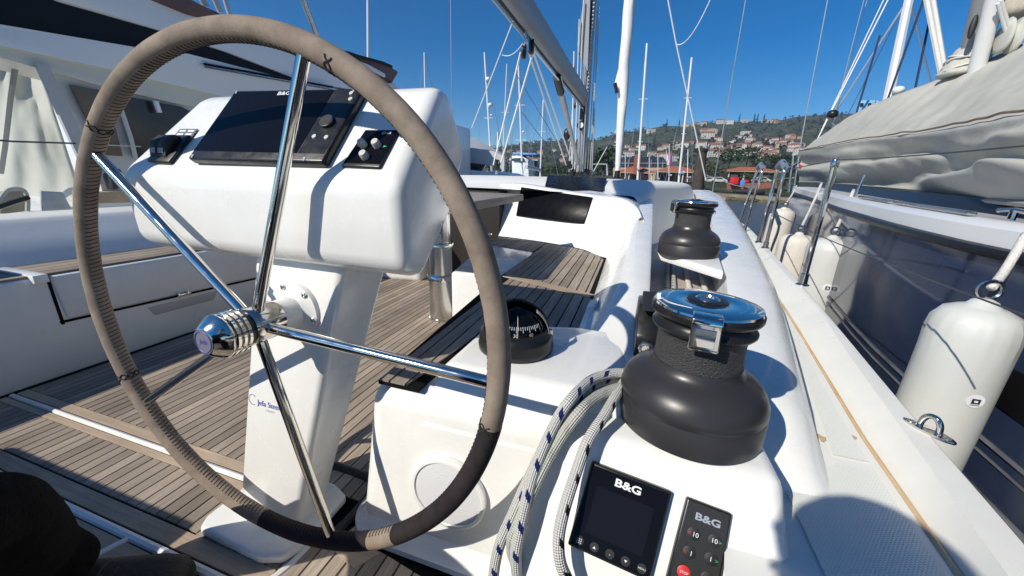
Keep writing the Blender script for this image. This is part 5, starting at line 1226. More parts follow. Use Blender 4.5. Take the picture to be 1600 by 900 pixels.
for i in range(10):
    c = by(lerp(1500, 1524, i / 9), lerp(118, 74, i / 9), 4.93); r = lerp(.16, .115, i / 9)
    rows.append([c + Vector((r * cos(a), r * sin(a), 0)) * (1 + .18 * noise.noise(Vector((3 * cos(a), 3 * sin(a), i * .9)))) for a in [2 * pi * k / 26 for k in range(26)]])
b.grid(rows, closed_v=True, cap=True); b.build('mast_gather', M['boat_cover'], bb, angle=180)
b = MB()
for h in (.25, .45, .62, .8): 
    c = by(lerp(1500, 1524, h), lerp(118, 74, h), 4.93); b.tube([c + Vector((lerp(.165, .12, h) * cos(a), lerp(.165, .12, h) * sin(a), .03 * sin(a + h * 9))) * 1.0 for a in [2 * pi * k / 24 for k in range(24)]], .008, 5, closed=True)
b.build('lashing', M['rope_white'], bb, weld=False)
b = MB(); rows = []
for i in range(8):
    c = by(lerp(1556, 1580, i / 7), lerp(30, -25, i / 7), 4.75); r = .085 + .03 * sin(i * .9)
    rows.append([c + Vector((.08, 0, 0)) + Vector((r * cos(a), r * sin(a), 0)) * (1 + .25 * noise.noise(Vector((2.5 * cos(a), 2.5 * sin(a), i * .8)))) for a in [2 * pi * k / 22 for k in range(22)]])
b.grid(rows, closed_v=True, cap=True); b.build('stowed_sail', pbr('stow_cloth', (.42, .38, .31), .85, var=.25, vscale=14), bb, angle=180)
b = MB(); rows = []
for i in range(8):
    c = by(lerp(1565, 1590, i / 7), lerp(58, 50, i / 7) + (6 if i > 4 else 0), 4.6); r = .07 + .03 * sin(i * 1.3)
    rows.append([c + Vector((0, r * cos(a), r * sin(a) * 1.4)) * 1.0 for a in [2 * pi * k / 14 for k in range(14)]])
b.grid(rows, closed_v=True, cap=True); b.build('lashing_knot', M['canvas_white'], bb, angle=180)
for x0, y0, x1, y1, r, mm, nme in ((1559, 5, 1572, 52, .012, 'line_white', 'halyard'), (1564, 0, 1579, 50, .012, 'line_white', 'halyard')):
    b = MB(); b.rod(by(x0, y0, 4.5), by(x1, y1, 4.6), r); b.build(nme, M[mm], bb)
for x0, y0, x1, y1, yy, r, mm in ((1390, -5, 1277, 218, 7.0, .009, 'line_white'), (1383, -5, 1283, 205, 7.0, .007, 'line_white'), (1356, -5, 1292, 230, 7.1, .006, 'wire_bright'), (1375, 55, 1331, 200, 6.0, .010, 'line_navy'), (1445, -5, 1378, 180, 5.7, .010, 'line_navy'), (1460, -5, 1427, 152, 5.4, .010, 'line_navy'), (1351, -5, 1303, 182, 7.0, .006, 'wire_bright'), (1447, -5, 1473, 128, 5.2, .022, 'line_white'), (1457, -5, 1479, 124, 5.2, .020, 'line_white'), (1294, -5, 1244, 262, 7.2, .008, 'wire_bright'), (1300, 192, 1320, 208, 6.4, .006, 'wire_bright')):
    b = MB(); a_, c_ = by(x0, y0, yy), by(x1, y1, yy); b.rod(a_, c_, r, n=6); b.build('stay', M[mm], bb)
b = MB(); b.ball(by(1301, 178, 6.95), .07, 8, (1, 1, .8)); b.build('furler', M['black_plastic'], bb)
# pulpit clutter at the bow
b = MB()
for x0, y0, x1, y1 in ((1232, 300, 1240, 244), (1240, 296, 1250, 238), (1232, 262, 1250, 252)):
    b.rod(by(x0, y0, 7.0), by(x1, y1, 7.0), .018, n=8)
b.build('pulpit', M['steel_brushed'], bb, weld=False)

# ================================================================== fenders between the boats
M['fender_grey'] = pbr('fender_grey', (.56, .575, .55), .42, var=.05, vscale=6, bump=.05, bscale=20)
M['fender_cloth'] = pbr('fender_cloth', (.62, .59, .53), .85, var=.07, vscale=12, bump=.2, bscale=60)
def fender(px, py, y, r, length, mat, label, tilt=(0, 0), logo=None, rope_to=None, rope_label=None):
    top = by(px, py, y); A_ = Vector((tilt[0], tilt[1], 1)).normalized()
    f = empty('fender', top - A_ * length, label, 'fender', 'fenders hanging between the two sailing boats')
    b = MB(); pr_ = [(.03, -length + .0), (r * .55, -length + .01), (r * .85, -length + .05), (r, -length + .12)]
    pr_ += [(r, lerp(-length + .12, -.14, k / 6)) for k in range(1, 7)] + [(r * .985, -.085), (r * .94, -.055), (r * .80, -.032), (r * .52, -.020), (.03, -.016), (.022, -.004), (.010, .002)]
    b.lathe(pr_, top, A_, 40)
    for v in b.bm.verts:
        d = v.co - top; h = d.dot(A_)
        if -.13 < h < -.04:
            rad = d - A_ * h; ang = atan2(rad.dot(A_.orthogonal()), rad.dot(A_.cross(A_.orthogonal()))); v.co += rad.normalized() * .004 * sin(ang * 17) 
    b.build('body', M[mat], f, angle=60)
    b = MB(); b.tube([top + A_ * .012 + Vector((.022 * cos(a), 0, .022 * sin(a) + .012)) for a in [2 * pi * k / 16 for k in range(16)]], .0045, 6, closed=True); b.build('shackle', M['steel_brushed'], f)
    if logo:
        r0 = ray(*logo); # point of the fender's skin facing us at that height
        o = Vector((0, 0, 0)); d = r0.normalized(); w = top
        ca = (d - A_ * d.dot(A_)); cb_ = (o - w) - A_ * (o - w).dot(A_); aa = ca.dot(ca); bbq = 2 * ca.dot(cb_); cq = cb_.dot(cb_) - r * r
        disc_ = bbq * bbq - 4 * aa * cq
        if disc_ > 0:
            p = d * ((-bbq - sqrt(disc_)) / (2 * aa)); nrm_ = (p - w) - A_ * (p - w).dot(A_); nrm_.normalize(); sx_ = A_.cross(nrm_).normalized()
            lr = r * .22
            def curl(u, v, lift): ang = u / r; return w + A_ * (p - w).dot(A_) + A_ * v + (nrm_ * cos(ang) + sx_ * sin(ang)) * (r + lift)
            b = MB(); b.poly([curl(lr * cos(a), lr * sin(a), .0015) for a in [2 * pi * k / 28 for k in range(28)]]); lg = b.build('logo_disc', M['white_ink'], f)
            b = MB(); q = .48
            ring = [(-.45, -.38), (.45, -.38), (.45, .38), (-.45, .38)]; inn = [(-.2, -.17), (.2, -.17), (.2, .17), (-.2, .17)]
            for i in range(4):
                i2 = (i + 1) % 4; b.poly([curl(lr * x, lr * y, .0025) for x, y in (ring[i], ring[i2], inn[i2], inn[i])])
            b.poly([curl(lr * x, lr * y, .0025) for x, y in ((-.5, -.62), (.5, -.62), (.5, -.54), (-.5, -.54))])
            b.build('logo_mark', M['black_matt'], lg, smooth=False)
    if rope_to is not None:
        rope('rope', [top + A_ * .03, (top + rope_to) / 2 + Vector((0, 0, -.01)), rope_to], .009, 'rope_white', rope_label, 'rope', 'lanyards of the hanging fenders', n=10)
    return f
fender(1541, 468, 1.15, .080, .64, 'fender_grey', 'largest grey fender at the right edge, nearest to the camera', (.0, -.02), (1524, 627), by(1604, 366, 1.27), 'lanyard of the largest fender up to the blue boat deck')
fender(1303, 368, 2.55, .108, .58, 'fender_grey', 'grey fender with logo disc behind the nearest stanchion', (0, 0), (1293, 450), by(1334, 297, 2.95), 'lanyard of the grey fender behind the stanchion')
fender(1250, 363, 3.1, .115, .6, 'fender_cloth', 'short cream cloth covered fender left of the nearest stanchion', (0, 0), None, by(1284, 286, 3.9), 'lanyard of the short cream fender')
fender(1226, 324, 4.2, .105, .72, 'fender_cloth', 'long cream cloth covered fender behind the near gate hoop', (.04, 0), None, by(1245, 290, 5.6), 'lanyard of the long cream fender behind the gate hoop')
fender(1244, 322, 5.4, .12, .60, 'fender_cloth', 'farthest pale fender against the bow of the blue boat', (-.02, 0))
# ================================================================== water, shore, hill
def gz(x, y): return -1.6 - 0.026 * x - 0.0125 * y       # sea level: our yacht heels a little
def far(px, py, y): r = ray(px, py); return r * (y / r.y)
b = MB(); nx_ = 40
rows = [[Vector((x, y, gz(x, y))) for x in (-1500, -600, -150, -50, -20, -8, 0, 8, 20, 50, 150, 600, 1700)] for y in (-90, -40, -15, 0, 10, 25, 50, 100, 160, 400, 900)]
b.grid(rows)
mt, t, bs0 = new_mat('sea_water'); M['sea'] = mt
bs0.inputs['Base Color'].default_value = (.010, .055, .105, 1); bs0.inputs['Roughness'].default_value = .12; bs0.inputs['IOR'].default_value = 1.33
tc = t.nodes.new('ShaderNodeTexCoord')
n1 = t.nodes.new('ShaderNodeTexNoise'); n1.inputs['Scale'].default_value = .9; n1.inputs['Detail'].default_value = 6
n2 = t.nodes.new('ShaderNodeTexNoise'); n2.inputs['Scale'].default_value = 4.5; n2.inputs['Detail'].default_value = 4
t.links.new(tc.outputs['Object'], n1.inputs['Vector']); t.links.new(tc.outputs['Object'], n2.inputs['Vector'])
ad = t.nodes.new('ShaderNodeMath'); ad.operation = 'ADD'; t.links.new(n1.outputs['Fac'], ad.inputs[0]); t.links.new(n2.outputs['Fac'], ad.inputs[1])
bp = t.nodes.new('ShaderNodeBump'); bp.inputs['Strength'].default_value = .55; bp.inputs['Distance'].default_value = .12
t.links.new(ad.outputs[0], bp.inputs['Height']); t.links.new(bp.outputs[0], bs0.inputs['Normal'])
tag(b.build('sea_water', M['sea'], origin=(0, 0, -1.6)), kind='structure')

# hill: skyline measured as slope against azimuth
SKY_PX = [(300, 268), (560, 250), (700, 238), (770, 231), (840, 223), (890, 221), (933, 219), (953, 212), (979, 207), (1016, 202), (1039, 197), (1075, 198), (1100, 193), (1147, 191), (1190, 190), (1215, 189), (1240, 183), (1262, 181), (1330, 178), (1400, 176), (1500, 180), (1600, 190)]
sk = []
for px, py in SKY_PX:
    r = ray(px, py); sk.append((r.x / r.y, r.z / r.y))
sks, skz = [a for a, _ in sk], [c for _, c in sk]
Y0, Y1_ = 135.0, 900.0
def hill_z(s, y):
    """height of the slope along azimuth s (= x / y) at distance y"""
    zr_ = interp(sks, skz, max(sks[0], min(sks[-1], s))) * Y1_; z0 = gz(s * Y0, Y0) + 1.4
    u = max(0, min(1, (y - Y0) / (Y1_ - Y0)))
    p = interp([0, .1, .25, .45, .7, .9, 1], [0, .035, .13, .33, .64, .90, 1.0], u)
    x = s * y
    nz = (7 * noise.noise(Vector((x * .008, y * .008, 0))) + 3 * noise.noise(Vector((x * .025, y * .025, 4)))) * min(1, u * 4) * (1 if u < .93 else .35)
    return z0 + (zr_ - z0) * p + nz
b = MB(); rows = []
SS = [lerp(-1.6, 1.85, i / 210) for i in range(211)]
YY = [Y0 + (Y1_ - Y0) * (j / 60) ** 1.25 for j in range(61)]
for y in YY: rows.append([Vector((s * y, y, hill_z(s, y))) for s in SS])
rows.append([Vector((s * 900, 975, -40)) for s in SS])
b.grid(rows)
mt, t, bs0 = new_mat('hillside'); M['hill'] = mt
tc = t.nodes.new('ShaderNodeTexCoord'); mp_ = t.nodes.new('ShaderNodeMapping'); mp_.inputs['Scale'].default_value = (.03, .03, .09); t.links.new(tc.outputs['Object'], mp_.inputs[0])
n1 = t.nodes.new('ShaderNodeTexNoise'); n1.inputs['Scale'].default_value = 1.4; n1.inputs['Detail'].default_value = 9; n1.inputs['Roughness'].default_value = .75; t.links.new(mp_.outputs[0], n1.inputs['Vector'])
r = t.nodes.new('ShaderNodeValToRGB'); e = r.color_ramp.elements; e[0].position = .32; e[0].color = (.030, .042, .030, 1); e[1].position = .68; e[1].color = (.16, .155, .105, 1); x_ = e.new(.5); x_.color = (.058, .073, .045, 1)
t.links.new(n1.outputs['Fac'], r.inputs[0]); t.links.new(r.outputs[0], bs0.inputs['Base Color']); bs0.inputs['Roughness'].default_value = .95; bs0.inputs['Specular IOR Level'].default_value = 0
tag(b.build('hillside', M['hill'], origin=(0, 500, 0)), kind='structure')
def on_hill(px, py):
    r = ray(px, py); s = r.x / r.y; k = r.z / r.y; y = Y0
    while y < Y1_ and hill_z(s, y) < k * y: y += 2.0
    return Vector((s * y, y, hill_z(s, y)))
# scattered trees on the hill: one mass
def leaf_mat(name, c1, c2):
    mt, t, b = new_mat(name); g = t.nodes.new('ShaderNodeNewGeometry'); r = t.nodes.new('ShaderNodeValToRGB')
    r.color_ramp.elements[0].color = (*c1, 1); r.color_ramp.elements[1].color = (*c2, 1)
    t.links.new(g.outputs['Random Per Island'], r.inputs[0]); t.links.new(r.outputs[0], b.inputs['Base Color']); b.inputs['Roughness'].default_value = .8; b.inputs['Specular IOR Level'].default_value = .1
    return mt
M['leaf_far'] = leaf_mat('leaf_far', (.022, .030, .022), (.075, .082, .055))
M['leaf_dark'] = leaf_mat('leaf_dark', (.014, .030, .014), (.045, .075, .030))
M['leaf_mid'] = leaf_mat('leaf_mid', (.035, .055, .022), (.10, .12, .05))
M['bark'] = pbr('bark', (.07, .055, .04), .9)
b = MB(); R_ = random.Random(3)
def tuft(b, c, r, h, n, lsz):
    for _ in range(n):
        th, ph = R_.uniform(0, 2 * pi), math.acos(R_.uniform(-1, 1)); q = R_.uniform(.55, 1.0)
        p = c + Vector((sin(ph) * cos(th) * r * q, sin(ph) * sin(th) * r * q, cos(ph) * h * q)); nrm_ = Vector((R_.gauss(0, 1), R_.gauss(0, 1), R_.gauss(0, .7) + .5)).normalized(); u = nrm_.orthogonal().normalized() * lsz * R_.uniform(.6, 1.2); w = nrm_.cross(u.normalized()) * lsz * R_.uniform(.5, 1.1)
        b.poly([p - u, p - w * .8, p + u, p + w])
for i in range(2600):
    s = R_.uniform(-.75, 1.05); y = Y0 + (Y1_ - Y0) * R_.random() ** .85; x = s * y
    if noise.noise(Vector((x * .02, y * .02, 9))) < -.22: continue
    hgt = R_.uniform(2.0, 4.5); c = Vector((x, y, hill_z(s, y) + hgt * .7)); tuft(b, c, hgt * R_.uniform(.6, 1.1), hgt * .9, 7, hgt * .55)
tag(b.build('distant_woodland', M['leaf_far'], smooth=False, weld=False, origin=(0, 500, 0)), kind='stuff')
def tree(px, py_top, py_base, y, wpx, mat, label, dens=260, name='tree', group='trees along the shore'):
    base = far(px, py_base, y); top = far(px, py_top, y); h = top.z - base.z; w = wpx / FPX * y / .92 / 2
    o = empty(name, base, label, 'tree', group)
    b = MB(); tuft_c = [(Vector((0, 0, .62 * h)), w, .40 * h)] + [(Vector((R_.uniform(-.6, .6) * w, R_.uniform(-.5, .5) * w, R_.uniform(.35, .85) * h)), w * R_.uniform(.35, .6), h * R_.uniform(.12, .22)) for _ in range(9)]
    for c, r_, hh in tuft_c: tuft(b, base + c, r_, hh, dens // 10, h * .07)
    b.build('crown', M[mat], o, smooth=False, weld=False)
    b = MB(); b.tube([base, base + Vector((.02 * h, 0, .3 * h)), base + Vector((0, 0, .7 * h))], [.04 * h, .03 * h, .015 * h], 7); b.build('trunk', M['bark'], o)
tl_ = [(942, 228, 276, 90, 36, 'leaf_dark', 'rounded dark tree just left of the furled headsail'), (925, 238, 276, 95, 24, 'leaf_dark', 'dark tree right behind our mast'), (1105, 252, 285, 112, 40, 'leaf_mid', 'light green round tree in front of the red roofed pavilions'), (1135, 229, 262, 160, 44, 'leaf_dark', 'tall dark tree clump above the right pavilion roof, left one'), (1165, 226, 262, 165, 46, 'leaf_dark', 'tallest dark tree above the right pavilion roof'), (1196, 238, 264, 160, 40, 'leaf_dark', 'lower dark tree right of the tallest one'), (1222, 240, 266, 165, 34, 'leaf_dark', 'dark tree beside the bow of the blue boat'), (1075, 240, 262, 165, 46, 'leaf_dark', 'wide dark tree behind the piling'), (1176, 270, 287, 108, 36, 'leaf_mid', 'low bush behind the red box on the quay'), (797, 262, 282, 70, 34, 'leaf_dark', 'dark bush under the mainsheet on the left'), (838, 255, 280, 90, 50, 'leaf_dark', 'broad dark tree left of the mast'), (868, 254, 280, 95, 40, 'leaf_dark', 'dark tree between the mainsheet parts'), (820, 262, 282, 85, 40, 'leaf_mid', 'paler bush left of the broad dark tree')]
for a in tl_: tree(*a)
for px, py, l in ((1154, 183, 'cypress standing on the ridge left of the white villa'), (1177, 184, 'leftmost of two cypresses right of the ridge villa'), (1182, 184, 'rightmost of two cypresses right of the ridge villa'), (1192, 185, 'last cypress on the ridge to the right'), (1041, 192, 'cypress pair on the ridge end near the second mast'), (1060, 193, 'small cypress on the ridge between two masts')):
    base = on_hill(px, py + 9); h = 16.0; o = empty('cypress', base, l, 'tree', 'cypresses on the ridge')
    b = MB(); 
    for k in range(60):
        v = R_.random(); rr_ = 1.5 * (1 - v) ** .6; a = R_.uniform(0, 6.28); p = base + Vector((rr_ * cos(a), rr_ * sin(a), 1 + v * (h - 1))); u = Vector((R_.gauss(0, 1), R_.gauss(0, 1), R_.gauss(0, 1))).normalized() * .9; w = u.orthogonal().normalized() * 1.2; b.poly([p - u, p - w, p + u, p + w])
    b.build('crown', M['leaf_dark'], o, smooth=False, weld=False)
    b = MB(); b.tube([base - Vector((0, 0, 1)), base + Vector((0, 0, h * .8))], [.4, .1], 6); b.build('trunk', M['bark'], o)

# houses: one of each kind, then copies
M['wall_white'] = pbr('wall_white', (.55, .53, .49), .9, var=.05); M['wall_cream'] = pbr('wall_cream', (.46, .37, .26), .9, var=.05); M['wall_pink'] = pbr('wall_pink', (.42, .25, .19), .9, var=.05)
M['roof_tile'] = pbr('roof_tile', (.26, .10, .06), .9, var=.25, vscale=2); M['roof_grey'] = pbr('roof_grey', (.20, .18, .17), .9, var=.15); M['pane'] = pbr('window_pane', (.03, .035, .04), .2)
def house_proto(w, d, h, wall, roof, kind):
    o = empty('house', (0, 0, 0), 'x', 'house', 'houses on the hillside')
    b = MB(); b.box((0, 0, h / 2 - 2), (w, d, h + 4)); b.build('wall', M[wall], o, smooth=False)
    b = MB(); e = .5
    if kind == 'flat': b.box((0, 0, h + .25), (w + .6, d + .6, .5))
    elif kind == 'gable': b.prism([(-w / 2 - e, -d / 2 - e, h), (-w / 2 - e, d / 2 + e, h), (-w / 2 - e, 0, h + d * .28)], (w + 2 * e, 0, 0))
    else:
        q = [(-w / 2 - e, -d / 2 - e, h), (w / 2 + e, -d / 2 - e, h), (w / 2 + e, d / 2 + e, h), (-w / 2 - e, d / 2 + e, h)]; r1, r2 = (-w * .2, 0, h + d * .25), (w * .2, 0, h + d * .25)
        b.poly(q[::-1]); b.poly([q[0], q[1], r2, r1]); b.poly([q[2], q[3], r1, r2]); b.poly([q[1], q[2], r2]); b.poly([q[3], q[0], r1])
    b.build('roof', M[roof], o, smooth=False)
    nw = max(2, int(w / 3.5))
    for fl in range(int(h // 3)):
        for i in range(nw):
            b = MB(); b.box((-w / 2 + (i + .5) * w / nw, -d / 2 - .03, 1.6 + 3 * fl), (1.1, .1, 1.4)); b.build('window', M['pane'], o, smooth=False)
    return o
protos = [house_proto(12, 9, 6, 'wall_white', 'roof_tile', 'hip'), house_proto(14, 9, 6, 'wall_cream', 'roof_tile', 'gable'), house_proto(16, 10, 7, 'wall_white', 'roof_grey', 'flat'), house_proto(11, 9, 6, 'wall_pink', 'roof_tile', 'hip'), house_proto(20, 10, 9, 'wall_white', 'roof_tile', 'gable'), house_proto(18, 10, 7, 'wall_cream', 'roof_grey', 'hip')]
desc = ['white house with a hipped red tile roof', 'cream house with a red gable roof', 'white flat roofed house', 'pink house with a hipped red tile roof', 'long white house with a red gable roof', 'cream house with a grey roof']
first = [True] * 6
def place_house(px, py, k, label, sc=1.0, group='houses on the hillside', y=None):
    p = on_hill(px, py) if y is None else far(px, py, y)
    if first[k]: o = protos[k]; first[k] = False
    else: o = copy_tree(protos[k])
    o.location = p; o.rotation_euler = (0, 0, R_.uniform(-.45, .45) - p.x / p.y * .6); o.scale = (sc, sc, sc); o['label'] = label; o['group'] = group
where = lambda px: 'left of our mast' if px < 960 else 'right of the furled headsail' if px < 1065 else 'behind the pile' if px < 1110 else 'above the pavilion' if px < 1190 else 'by the blue bow'
spots = []
for i in range(118):
    if i < 74: px, py = R_.uniform(1112, 1262), R_.uniform(212, 250); py = max(py, 217 + (px < 1150) * 6 )
    elif i < 96: px, py = R_.uniform(962, 1062), R_.uniform(224, 252)
    elif i < 104: px, py = R_.uniform(1065, 1120), R_.uniform(224, 240)
    else: px, py = R_.uniform(770, 905), R_.uniform(234, 260)
    spots.append((px, py))
for px, py in spots:
    k = R_.choice([0, 0, 1, 2, 3, 4, 4, 5, 1]); row = 'upper row' if py < 228 else 'middle rows' if py < 240 else 'lowest row'
    place_house(px, py, k, f'{desc[k]}, {row}, {where(px)}', R_.uniform(.34, .56))
for px, py, k, l in ((1163, 190, 2, 'white villa on the ridge beside the cypress'), (1071, 197, 5, 'long cream house on the ridge end by a far mast'), (1086, 195, 5, 'cream house on the ridge beside the tall wire'), (1100, 194, 1, 'red roofed house on the ridge left of the shroud'), (1126, 192, 4, 'long white house on the ridge near the shroud'), (1141, 192, 2, 'flat white house on the ridge left of the villa'), (1195, 190, 0, 'white house on the ridge right of the cypresses'), (1209, 190, 1, 'cream ridge house, third right of the cypresses'), (1214, 191, 3, 'pink ridge house at the right end of the row'), (1100, 206, 1, 'cream house on the bare slope below the ridge'), (1112, 207, 5, 'lone cream house halfway up the slope'), (1164, 210, 2, 'lone white house on the slope below the villa'), (1105, 215, 4, 'long white house above the piling on the slope'), (1017, 206, 2, 'white house on the left shoulder of the hill')):
    place_house(px, py + 1.5, k, l, .75, 'houses along the ridge')
for k in range(6):
    if first[k]: bpy.data.objects.remove(protos[k])

# ---- red roofed pavilions on the shore
def pavilion(x0, x1, y_top, y_eave, y_base, y, label):
    p0, p1 = far(x0, y_eave, y), far(x1, y_eave, y); c = (p0 + p1) / 2; ze = c.z; zt_ = far((x0 + x1) / 2, y_top, y).z; zb_ = far((x0 + x1) / 2, y_base, y).z; dpt = 9.0
    o = empty('pavilion', Vector((c.x, c.y + dpt / 2, zb_)), label, 'pavilion', 'pavilions on the shore')
    d = (p1 - p0); d.z = 0; L_ = d.length; d.normalize(); n_ = Vector((-d.y, d.x, 0)); 
    def Q(u, v, z): return Vector((p0.x, p0.y, 0)) + d * u + n_ * v + Vector((0, 0, z))
    q = [Q(-1, -1, ze), Q(L_ + 1, -1, ze), Q(L_ + 1, dpt, ze), Q(-1, dpt, ze)]; r1, r2 = Q(3.5, dpt / 2, zt_), Q(L_ - 3.5, dpt / 2, zt_)
    b = MB(); b.poly([q[0], q[1], r2, r1]); b.poly([q[2], q[3], r1, r2]); b.poly([q[1], q[2], r2]); b.poly([q[3], q[0], r1]); b.poly(q[::-1]); b.build('roof', M['pavilion_roof'], o, smooth=False)
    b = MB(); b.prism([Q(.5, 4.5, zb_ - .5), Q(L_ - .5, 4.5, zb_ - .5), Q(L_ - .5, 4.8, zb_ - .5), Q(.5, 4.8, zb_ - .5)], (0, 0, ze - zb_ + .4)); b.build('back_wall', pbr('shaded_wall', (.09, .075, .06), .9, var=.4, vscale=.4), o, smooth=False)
    b = MB(); b.prism([Q(-.8, -.9, ze - .28), Q(L_ + .8, -.9, ze - .28), Q(L_ + .8, -.7, ze - .28), Q(-.8, -.7, ze - .28)], (0, 0, .25)); b.build('eave_board', M['wall_cream'], o, smooth=False)
    n = max(3, int(L_ / 4))
    for i in range(n + 1):
        b = MB(); b.rod(Q(L_ * i / n, 0, zb_ - .5), Q(L_ * i / n, 0, ze), .18, n=8); b.build('column', M['wall_white'], o)
    for i in range(n):
        if i % 2 == 0: b = MB(); b.box(Q(L_ * (i + .5) / n, 2.5, zb_ + .8), (1.6, .8, 1.6)); b.build('stall', M[R_.choice(['wall_white', 'wall_cream', 'roof_tile', 'line_navy'])], o, smooth=False)
M['pavilion_roof'] = pbr('roof_terracotta', (.40, .125, .058), .85, var=.22, vscale=1.2)  # terracotta tile of the shore pavilions
pavilion(966, 1020, 259, 269, 283, 112, 'left red roofed pavilion behind the moored boats')
pavilion(1026, 1090, 259, 268, 284, 114, 'middle red roofed pavilion left of the piling')
pavilion(1140, 1214, 260, 267, 283, 118, 'right red roofed pavilion behind the red box')
sp_ = empty('solar_roof', far(1002, 262, 128), 'low building with a dark solar panel roof behind the red pavilions', 'building')
b = MB(); b.prism([far(*q, 128) for q in ((958, 262), (1042, 262), (1038, 249), (962, 249))], (0, 6, 1.0)); b.build('panel_roof', pbr('solar_panel', (.028, .035, .055), .6, spec=.15), sp_, smooth=False)
for k in range(5):
    b = MB(); x0 = 964 + k * 18; b.rod(far(x0 - 1, 261.5, 127.8), far(x0, 249.5, 127.8), .035, n=5); b.build('panel_frame', M['line_white'], sp_)
for yy in (255,):
    b = MB(); b.rod(far(960, yy, 127.8), far(1041, yy, 127.8), .05, n=5); b.build('panel_frame', M['line_white'], sp_)
b = MB(); b.prism([far(*q, 128) for q in ((958, 262), (1042, 262), (1042, 285), (958, 285))], (0, 6, 0)); b.build('wall', M['wall_cream'], sp_, smooth=False)
b = MB(); b.box(far(995, 257, 110), (1.6, 1.6, 5)); tag(b.build('chimney', M['roof_tile'], smooth=False), 'square brick chimney rising through the left pavilion roof', 'chimney')
# quay
def gband(pix, y, dy, th, mat, name, label=None, cat=None, kind=None):
    b = MB(); b.prism([far(*q, y) for q in pix], (0, dy, 0)); o = b.build(name, M[mat], smooth=False); return tag(o, label, cat, kind=kind)
M['grass'] = pbr('grass', (.055, .075, .02), .95, col2=(.12, .13, .045), vscale=.6); M['quay_stone'] = pbr('quay_stone', (.15, .125, .08), .9, col2=(.30, .26, .19), vscale=.5, bump=.5, bscale=2); M['algae'] = pbr('algae_stone', (.06, .06, .025), .9, col2=(.16, .135, .06), vscale=.8); M['brick'] = pbr('brick', (.27, .10, .065), .9, var=.2, vscale=1.5); M['paving'] = pbr('paving', (.34, .29, .24), .9, var=.1)
b = MB(); sh0 = 88.0
b.grid([[Vector((s * y, y, gz(s * y, y) + 1.15)) for s in (-1.5, -.5, -.1, .2, .5, 1.2)] for y in (sh0, 100, 140)]); tag(b.build('shore_ground', M['paving'], smooth=False, origin=(0, 100, -2)), kind='structure')
b = MB(); b.grid([[Vector((s * (sh0 + .02 - dz), sh0 + .02 - dz, gz(s * sh0, sh0) + h)) for s in (-1.5, -.5, -.1, .2, .5, 1.2)] for h, dz in ((1.16, 0), (.1, .3), (-1, .6))]); tag(b.build('quay_wall', M['quay_stone'], smooth=False), 'stone quay wall along the far edge of the basin', 'quay')
b = MB(); R2 = random.Random(5)
for k in range(260):
    s = R2.uniform(.08, .46); p = Vector((s * 86.6, 86.6 + R2.uniform(-1.2, .9), gz(s * 87, 87) + R2.uniform(-.1, .35))); b.ball(p, R2.uniform(.25, .6), 4, (1.3, 1, .7))
tag(b.build('shore_boulders', M['algae'], smooth=False, weld=False), kind='stuff')
b = MB(); b.grid([[Vector((s * y, y, gz(s * y, y) + 1.19)) for s in (.16, .22, .3, .44)] for y in (90, 108)]); tag(b.build('lawn', M['grass'], smooth=False, origin=(25, 98, -2)), kind='structure')
gband(((1136, 287), (1214, 285), (1214, 294), (1136, 296)), 93, .5, 0, 'brick', 'brick_wall', 'low red brick wall on the quay below the red box', 'wall')
def bin_(px, py0, py1, w, y, mat, name, label):
    c = far(px, py1, y); h = far(px, py0, y).z - c.z; ww = w / FPX * y; o = empty(name, c, label, 'container')
    b = MB(); b.box(c + Vector((0, 0, h * .45)), (ww, ww * .8, h * .9), None, .08); b.build('body', M[mat], o); b = MB(); b.prism([c + Vector((x, y_, h * .9)) for x, y_ in ((-ww * .52, -ww * .42), (ww * .52, -ww * .42), (ww * .45, ww * .4), (-ww * .45, ww * .4))], (0, 0, h * .12), .05); b.build('lid', M[mat], o)
M['red_box'] = pbr('red_plastic', (.62, .015, .02), .4); M['blue_box'] = pbr('blue_plastic', (.10, .24, .55), .5)
bin_(1146, 277, 288, 9, 92, 'red_box', 'red_container', 'bright red container standing on the quay')
bin_(1159, 281, 291, 5, 91, 'blue_box', 'blue_bin', 'small blue bin right of the red container')
bin_(1166, 281, 285, 5, 95, 'red_box', 'red_container', 'small red crate right of the blue bin')
for px, y, l in ((1122, 105, 'white parked car left of the red container'), (1110, 106, 'silver parked car by the light green tree'), (1132, 107, 'dark parked car beside the red container'), (1190, 108, 'white parked car under the right pavilion')):
    c = far(px, 286, y); o = empty('parked_car', c, l, 'car', 'cars parked along the shore'); mm = 'wall_white' if 'white' in l else 'alu' if 'silver' in l else 'black_plastic'
    b = MB(); b.prism([c + Vector((x, 0, z)) for x, z in ((-2, .3), (2, .3), (2, .8), (1.3, .9), (.7, 1.4), (-.9, 1.4), (-1.5, .9), (-2, .85))], (0, 1.7, 0), .1); b.build('body', M[mm], o)
    for x in (-1.25, 1.25): b = MB(); b.lathe([(.33, 0), (.33, .2)], c + Vector((x, -.05, .32)), (0, 1, 0), 14); b.build('wheel', M['rubber'], o)
    b = MB(); b.prism([c + Vector((x, -.02, z)) for x, z in ((-1.2, .92), (.95, .92), (.62, 1.3), (-.8, 1.3))], (0, .03, 0)); b.build('window', M['pane'], o)
